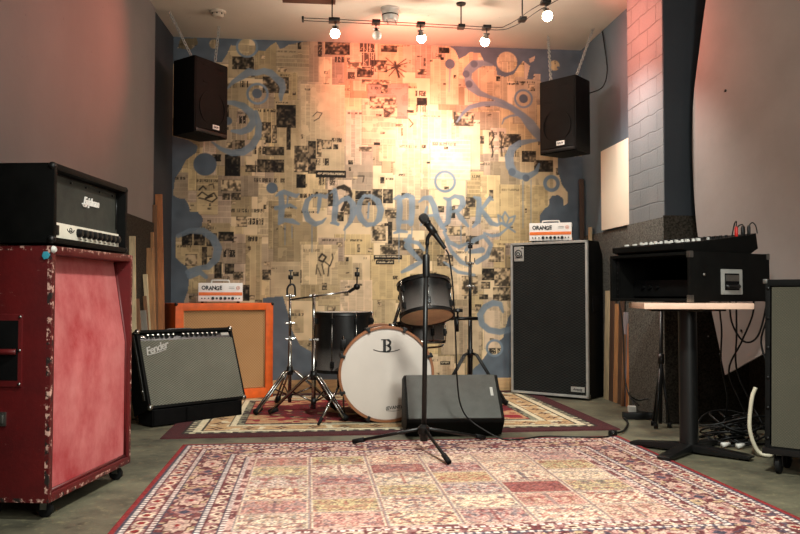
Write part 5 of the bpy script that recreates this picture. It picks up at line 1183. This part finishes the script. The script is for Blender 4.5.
t = thing('mixing_desk', 'black sloping mixing desk with pale faders on top of the rack case', 'mixer', tuple(loc + Vector((0, 0, h + .001))), rz)
b = B(); hm = .245; prism_x(b, [(-.01, .012), (-.01, .040), (.50, .100), (.545, .112), (.56, .030), (.50, .0), (.04, .0)], -hm, hm, .004); bd = obj('body', b, M['black'], t)
sl = math.atan2(.06, .51)
for i in range(12):
    x = -hm + .03 + i * .036
    b = B(); m = T((x, .07, .0405 + .06 * .08 / .51)) @ Matrix.Rotation(sl, 4, 'X'); box(b, -.002, .002, -.045, .055, -.001, .0015, 0, m); fs = obj('fader_slot', b, M['black_matte'], bd)
    b = B(); box(b, -.009, .009, -.010 + .012 * ((i * 7) % 5), .010 + .012 * ((i * 7) % 5), .001, .010, .003, m); obj('fader_cap', b, M['white_plastic'], fs)
for j in range(4):
    for i in range(12):
        x = -hm + .03 + i * .036; y = .18 + j * .07; z = .041 + .06 * (y + .01) / .51
        b = B(); lathe(b, [(0, 0), (.009, 0), (.0075, .013), (0, .014)], 10, T((x, y, z - .001)) @ Matrix.Rotation(sl, 4, 'X')); obj('knob', b, (M['white_plastic'] if j == 0 else M['silver_plate'] if j == 1 and i % 2 else M['dark_steel']), bd)
inv = Matrix.Rotation(rz, 4, 'Z')
def mix_pt(x, y, z): return Vector(loc) + Vector((0, 0, h)) + inv.to_3x3() @ Vector((x, y, z))
def plug(label, p, mat, arc, cat='plug'):
    t = thing('cable_plug', label, cat, tuple(p), 0, 'plugs in the mixing desk')
    b = B(); lathe(b, [(0, 0), (.007, 0), (.0085, .006), (.0085, .042), (.005, .052), (0, .052)], 14); o_ = obj('plug_body', b, mat, t)
    if arc:
        b = B(); tube(b, [(0, 0, .05)] + arc, .0032, 8, k=6); obj('lead', b, M['cable'], t)
    return t
e = inv.to_3x3()
zt = .106
plug('red plug standing in the rear of the mixing desk', mix_pt(.235, .40, .090), M['red_plug'], [(.012, .02, .080), (.03, .07, .075), (.04, .11, .03), (.042, .12, .012)])
plug('short black plug beside the red one on the mixing desk', mix_pt(.235, .45, .096), M['black_satin'], None)
plug('black plug with a lead, rearmost in the mixing desk', mix_pt(.235, .50, .101), M['black_satin'], [(.018, -.002, .066), (.035, -.004, .052), (.042, -.006, .02), (.043, -.006, .008)])
plug('black plug between the short one and the rearmost one', mix_pt(.21, .49, .099), M['black_satin'], [(-.005, .005, .060), (-.02, .02, .05), (-.03, .03, .012)])
# cables hanging behind the table
def back(t_, z_, o_=.025): return (2.403 - .216 * t_ + .918 * o_, 4.018 + .506 * t_ + .395 * o_, z_)
hang = [
 ('hanging black cable nearest the table column', [back(.62, .86), back(.62, .72), back(.60, .60), back(.62, .42, .03), back(.55, .22, .03), back(.6, .06, .04), back(.5, .012, .08)]),
 ('hanging black cable crossing in front of the pale board low down', [back(.25, .86), back(.22, .72), back(.36, .55), back(.52, .38), back(.40, .2, .04), back(.25, .05, .05), back(.35, .012, .10)]),
 ('black cable sagging in a loop under the case edge', [back(.50, .84), back(.48, .66), back(.34, .55), back(.18, .58), back(.08, .74), back(.07, .85)]),
 ('hanging black cable nearest the grey-grilled cabinet', [back(.05, .85), back(.06, .70), back(.14, .55), back(.04, .38), back(-.05, .2, .04), back(.0, .05, .05), back(.1, .012, .10)]),
 ('thin black cable hanging straight behind the case', [back(.42, .84), back(.42, .60), back(.43, .40), back(.30, .24, .03), back(.15, .1, .04), back(.2, .012, .12)])]
for lb, pts in hang:
    b = B(); tube(b, pts, .0052, 8, k=6); tag(obj('hanging_cable', b, M['cable']), lb, 'cable', 'cables hanging behind the table')
# heap of cables
b = B(); rg = random.Random(3)
for k in range(13):
    cx, cy = 2.30 + rg.uniform(-.06, .06), 4.20 + rg.uniform(-.06, .06); rr = rg.uniform(.07, .15); zz = .01 + k * .010; ph = rg.uniform(0, 6)
    pts = [(cx + rr * math.cos(ph + a_) * (1 + .12 * math.sin(2 * a_ + k)), cy + rr * .8 * math.sin(ph + a_), max(.009, zz + .03 * math.sin(a_ * 1.5 + k))) for a_ in np.linspace(0, 2 * PI * rg.uniform(.8, 1.5), 22)]
    tube(b, pts, .0055, 6, k=2)
hp = obj('cable_heap', b, M['cable']); tag(hp, 'tangled heap of black cables on the floor behind the table foot', 'cables', None, 'stuff')
for lb, x, y in (('pale plug lying among the cable heap, nearer the column', 2.13, 4.03), ('pale plug lying on the right of the cable heap', 2.19, 3.99)):
    b = B(); cyl(b, (x, y, .017), (x + .045, y + .01, .022), .014, .009, seg=12); tag(obj('loose_plug', b, M['white_plastic']), lb, 'plug', 'plugs on the cable heap')
# thin black stand folded by the pillar
t = thing('folded_stand', 'folded black metal stand leaning beside the carpeted pillar', 'stand', (2.10, 4.72, 0))
b = B(); cyl(b, (0, 0, .02), (.05, .08, .72), .012, seg=12); obj('pole', b, M['black_satin'], t)
for dx, dy in ((-.05, -.05), (.045, -.03), (-.02, .06)):
    b = B(); cyl(b, (.03, .05, .40), (dx, dy, .014), .008, seg=10); lg = obj('leg', b, M['black_satin'], t)
    b = B(); cyl(b, (dx, dy, 0), (dx, dy, .03), .013, seg=10); obj('rubber_foot', b, M['rubber'], lg)
b = B(); cyl(b, (.028, .045, .38), (.032, .052, .44), .020, seg=12); obj('collar', b, M['black_satin'], t)
# power strip
t = thing('power_strip', 'black power strip with plugs on the floor before the pillar', 'power strip', (2.16, 5.02, 0), R(-12))
b = B(); box(b, -.17, .17, -.03, .03, .004, .045, .008); obj('body', b, M['black_satin'], t)
for i in range(4):
    b = B(); box(b, -.13 + i * .08, -.09 + i * .08, -.022, .022, .044, .048, .003); obj('socket', b, M['dark_steel'], t)
for i in (0,):
    b = B(); box(b, -.135, -.085, -.02, .02, .046, .085, .006); obj('adaptor', b, M['white_plastic'], t)
b = B(); tube(b, [(2.10, 5.04, .085), (2.06, 5.10, .14), (2.13, 5.12, .11), (2.20, 5.09, .12), (2.30, 5.0, .06), (2.34, 4.9, .012)], .005, 8, k=6); tag(obj('power_lead', b, M['cable']), 'black lead looping above the power strip by the pillar', 'cable')
b = B(); tube(b, [(1.99, 5.02, .012), (1.95, 4.86, .012), (1.86, 4.66, .012), (1.78, 4.52, .012), (1.72, 4.46, .016)], .006, 8, k=6); tag(obj('floor_cable', b, M['cable']), 'black cable running over the floor from power strip to rug corner', 'cable')
b = B(); lathe(b, [(0, 0), (.024, 0), (.027, .014), (.022, .030), (0, .034)], 16, T((1.70, 4.46, 0))); tag(obj('cable_connector', b, M['black_satin']), 'black round connector lying at the far right rug corner', 'connector')
b = B(); tube(b, [(2.19, 5.60, .78), (2.20, 5.55, .55), (2.185, 5.50, .30), (2.165, 5.40, .15), (2.17, 5.28, .05), (2.15, 5.15, .02), (2.13, 5.08, .03)], .005, 8, k=6); tag(obj('power_lead', b, M['cable']), 'black lead hanging down the timber offcuts to the power strip', 'cable')
b = B(); tube(b, [(2.183, 3.79, .345), (2.165, 3.795, .29), (2.153, 3.80, .16), (2.170, 3.80, .075), (2.20, 3.795, .022), (2.235, 3.77, .011), (2.27, 3.80, .011)], .010, 10, k=6)
tag(obj('hose', b, M['white_hose']), 'cream white hose curling down beside the grey-grilled cabinet', 'hose')

# ================================================================ GREY-GRILLED CABINET AT THE RIGHT EDGE
w, d, h = .52, .24, .775; hw = w / 2; z0 = .100
t = thing('monitor_cabinet', 'black cabinet with grey-green grille on casters at the right edge', 'speaker cabinet', (2.206, 3.262, 0), R(-45))
sh = .055
b = B()
for x in (-hw, hw - .022): prism_x(b, [(0, z0), (sh, z0 + h), (d, z0 + h), (d, z0)], x, x + .022, .004)
prism_x(b, [(sh - .003, z0 + h - .03), (sh, z0 + h), (d, z0 + h), (d, z0 + h - .03)], -hw + .01, hw - .01, .004); prism_x(b, [(0, z0), (.001, z0 + .03), (d, z0 + .03), (d, z0)], -hw + .01, hw - .01, .004); box(b, -hw + .01, hw - .01, d - .02, d - .002, z0 + .01, z0 + h - .01)
obj('body', b, M['black'], t)
b = B(); prism_x(b, [(-.002, z0 + .026), (sh - .006, z0 + h - .035), (sh + .015, z0 + h - .035), (.02, z0 + .026)], -hw + .030, hw - .030); gr = obj('grille', b, M['grey_grille'], t)
for x in (-hw + .014, hw - .014):
    for k in range(6):
        zz = z0 + .06 + k * .135; b = B(); cyl(b, (x, sh * (zz - z0) / h + .002, zz), (x, sh * (zz - z0) / h - .005, zz), .007, seg=10); obj('screw', b, M['dark_steel'], t)
for s in (-1, 1):
    b = B(); box(b, s * hw - .010, s * hw + .010, sh - .004, sh + .02, z0 + h - .018, z0 + h + .003, .004); obj('corner_cap', b, M['steel'], t)
b = B(); prism_x(b, [(-.02, z0 - .008), (-.02, z0 + .018), (.02, z0 + .022), (d, z0 + .004), (d, z0 - .008)], -hw - .006, hw + .006, .003); obj('bottom_rail', b, M['black_satin'], t)
for x in (-hw + .05, hw - .05):
    for y in (.04, d - .05):
        b = B(); box(b, x - .03, x + .03, y - .026, y + .026, z0 - .014, z0 - .006, .002); box(b, x - .019, x - .014, y - .012, y + .012, .036, z0 - .01); box(b, x + .014, x + .019, y - .012, y + .012, .036, z0 - .01); c = obj('caster', b, M['dark_steel'], t)
        b = B(); lathe(b, [(0, -.012), (.032, -.012), (.040, -.008), (.040, .008), (.032, .012), (0, .012)], 20, T((x, y, .040)) @ Matrix.Rotation(PI / 2, 4, 'Y')); obj('wheel', b, M['rubber'], c)

# ================================================================ TIMBER OFFCUTS
def plank(label, base, top, w, th, mat, group, yaw=0):
    base = Vector(base); top = Vector(top); ax = (top - base); L = ax.length; ax.normalize()
    q = ax.to_track_quat('Z', 'Y').to_matrix().to_4x4()
    b = B(); box(b, -w / 2, w / 2, -th / 2, th / 2, 0, L, .002)
    o = obj('timber_offcut', b, mat); o.matrix_world = T(base) @ Matrix.Rotation(yaw, 4, 'Z') @ q.normalized() if False else T(base) @ Vector((0, 0, 1)).rotation_difference(ax).to_matrix().to_4x4() @ Matrix.Rotation(yaw, 4, 'Z')
    return tag(o, label, 'timber', group)
G = 'timber offcuts in the left corner'
plank('tall orange-brown batten in the left corner, tallest of the offcuts', (-1.115, 6.10, 0), (-1.165, 6.12, 1.56), .050, .022, WOODS[5], G)
plank('tall dark brown batten just left of the tallest orange-brown one', (-1.145, 6.03, 0), (-1.178, 6.035, 1.47), .032, .020, WOODS[2], G)
plank('long pale batten standing third from the corner', (-1.135, 5.94, 0), (-1.180, 5.94, 1.26), .034, .018, WOODS[1], G)
plank('broad honey plank, a little shorter than the long pale batten', (-1.125, 5.84, 0), (-1.178, 5.83, 1.14), .062, .020, WOODS[1], G)
plank('narrow whitish batten in front of the broad honey plank', (-1.11, 5.73, 0), (-1.17, 5.70, .95), .030, .018, WOODS[0], G)
plank('short grey board beside the whitish batten', (-1.12, 5.64, 0), (-1.18, 5.62, .70), .070, .018, WOODS[3], G)
plank('thin brown stick between grey board and whitish batten', (-1.10, 5.685, 0), (-1.165, 5.665, .80), .022, .020, WOODS[2], G)
plank('knobbly short brown stake near the silver combo amplifier', (-1.135, 5.52, 0), (-1.185, 5.50, .78), .035, .030, WOODS[2], G)
plank('short pale board at the left end of the offcuts', (-1.145, 5.43, 0), (-1.195, 5.41, .70), .048, .018, WOODS[0], G)
plank('off-white batten showing above the far corner of the red cabinet', (-1.165, 5.385, 0), (-1.188, 5.37, 1.19), .040, .018, WOODS[0], G)
G = 'timber offcuts at the right wall'
for lb, y, hgt, ww, mt, xx in (
        ('honey plank nearest the bass cabinet in the right row of offcuts', 6.02, .84, .10, 0, 2.262),
        ('dark reddish plank second in the right row of offcuts', 5.92, .90, .085, 4, 2.262),
        ('honey plank third in the right row of offcuts', 5.83, .74, .080, 1, 2.262),
        ('dark brown plank in the middle of the right row of offcuts', 5.745, .86, .075, 4, 2.262),
        ('lilac grey board right of the middle of the row of offcuts', 5.665, .68, .070, 6, 2.262),
        ('orange-brown board, fairly tall, near the pillar', 5.595, .60, .055, 5, 2.262),
        ('short pale board closest to the carpeted pillar', 5.52, .44, .055, 0, 2.250),
        ('thin brown strip in front of the lilac grey board', 5.64, .52, .024, 2, 2.236)):
    b = B(); plank(lb, (xx - .012, y, 0), (xx + .010, y, hgt), .018, ww, WOODS[mt], G)
plank('long brown batten standing in the right corner behind the bass cabinet', (2.262, 6.60, 0), (2.268, 6.62, 1.80), .036, .022, WOODS[4], 'battens in the right corner')
plank('short pale batten showing just over the top of the bass cabinet', (2.262, 6.42, 0), (2.270, 6.42, 1.37), .020, .045, WOODS[0], 'battens in the right corner')

# ================================================================ LIGHT
def room_light():
    # the room's ceiling spot, then two unseen fill lights added to it
    spot('room_spot', (.67, 1.75, 2.88), (.55, 3.7, 0), 620, (.98, 1, .92), 84, .8, .12)
    area('added_ceiling_fill', (.5, .2, 2.90), (.5, .8, 0), 75, (.98, 1, .94), 1.6, 1.2)  # broad soft fill added overhead to even out the shading
    area('added_side_fill', (1.5, -.6, 1.75), (.2, 5.2, .8), 60, (.98, 1, .94), .7, 1.0)  # unseen fill added to brighten the left wall; no opening stands here
    # beams of the lit track spots
    spot('beam_wall', L2, (1.02, 6.70, 1.66), 56, WARM, 74, 1)
    spot('beam_wall_right', L3, (.75, 6.70, 1.25), 105, WARM, 112, 1)
    spot('beam_drums', L1, (.15, 5.0, 0), 110, WARM, 95, .9)
    spot('beam_right', L4, (2.2, 5.3, 1.2), 120, WARM, 95, .9)
    # the bare bulbs' own glow, and the red light their reflectors let out backwards
    for p in (L1, L2, L3, L4):
        point('bulb_glow', (p[0], p[1], p[2] - .05), 5, (1, .92, .8), .05)
        point('reflector_leak', (p[0], p[1], p[2] - .02), 1.6, PINK, .05)
    spot('leak_to_wall', (.55, 5.70, 2.62), (.80, 6.70, 2.72), 120, PINK, 100, .8)
    spot('leak_to_left_wall', (.10, 5.60, 2.66), (-1.26, 4.5, 2.3), 85, PINK, 66, 1)
    spot('leak_to_corner', (.10, 5.70, 2.64), (-.80, 6.15, 2.4), 14, PINK, 40, 1)
    spot('leak_to_right_wall', (1.52, 5.20, 2.66), (2.3, 5.2, 2.55), 95, PINK, 105, 1)
room_light()
W = bpy.data.worlds.new('room_ambient'); SC.world = W; W.use_nodes = True
W.node_tree.nodes['Background'].inputs[0].default_value = (.5, .48, .45, 1); W.node_tree.nodes['Background'].inputs[1].default_value = .2

# ================================================================ CAMERA
cd = bpy.data.cameras.new('camera'); cam = bpy.data.objects.new('camera', cd); COL.objects.link(cam)
cd.sensor_width = 36; cd.lens = 36.0; cd.clip_start = .05
cam.location = (0, 0, .80); cam.rotation_euler = (R(90 + 2.07), 0, R(-6.07))
SC.camera = cam
SC.view_settings.view_transform = 'Standard'; SC.view_settings.look = 'None'
SC.view_settings.exposure = 0.12; SC.view_settings.gamma = 1.0; SC.view_settings.use_curve_mapping = False
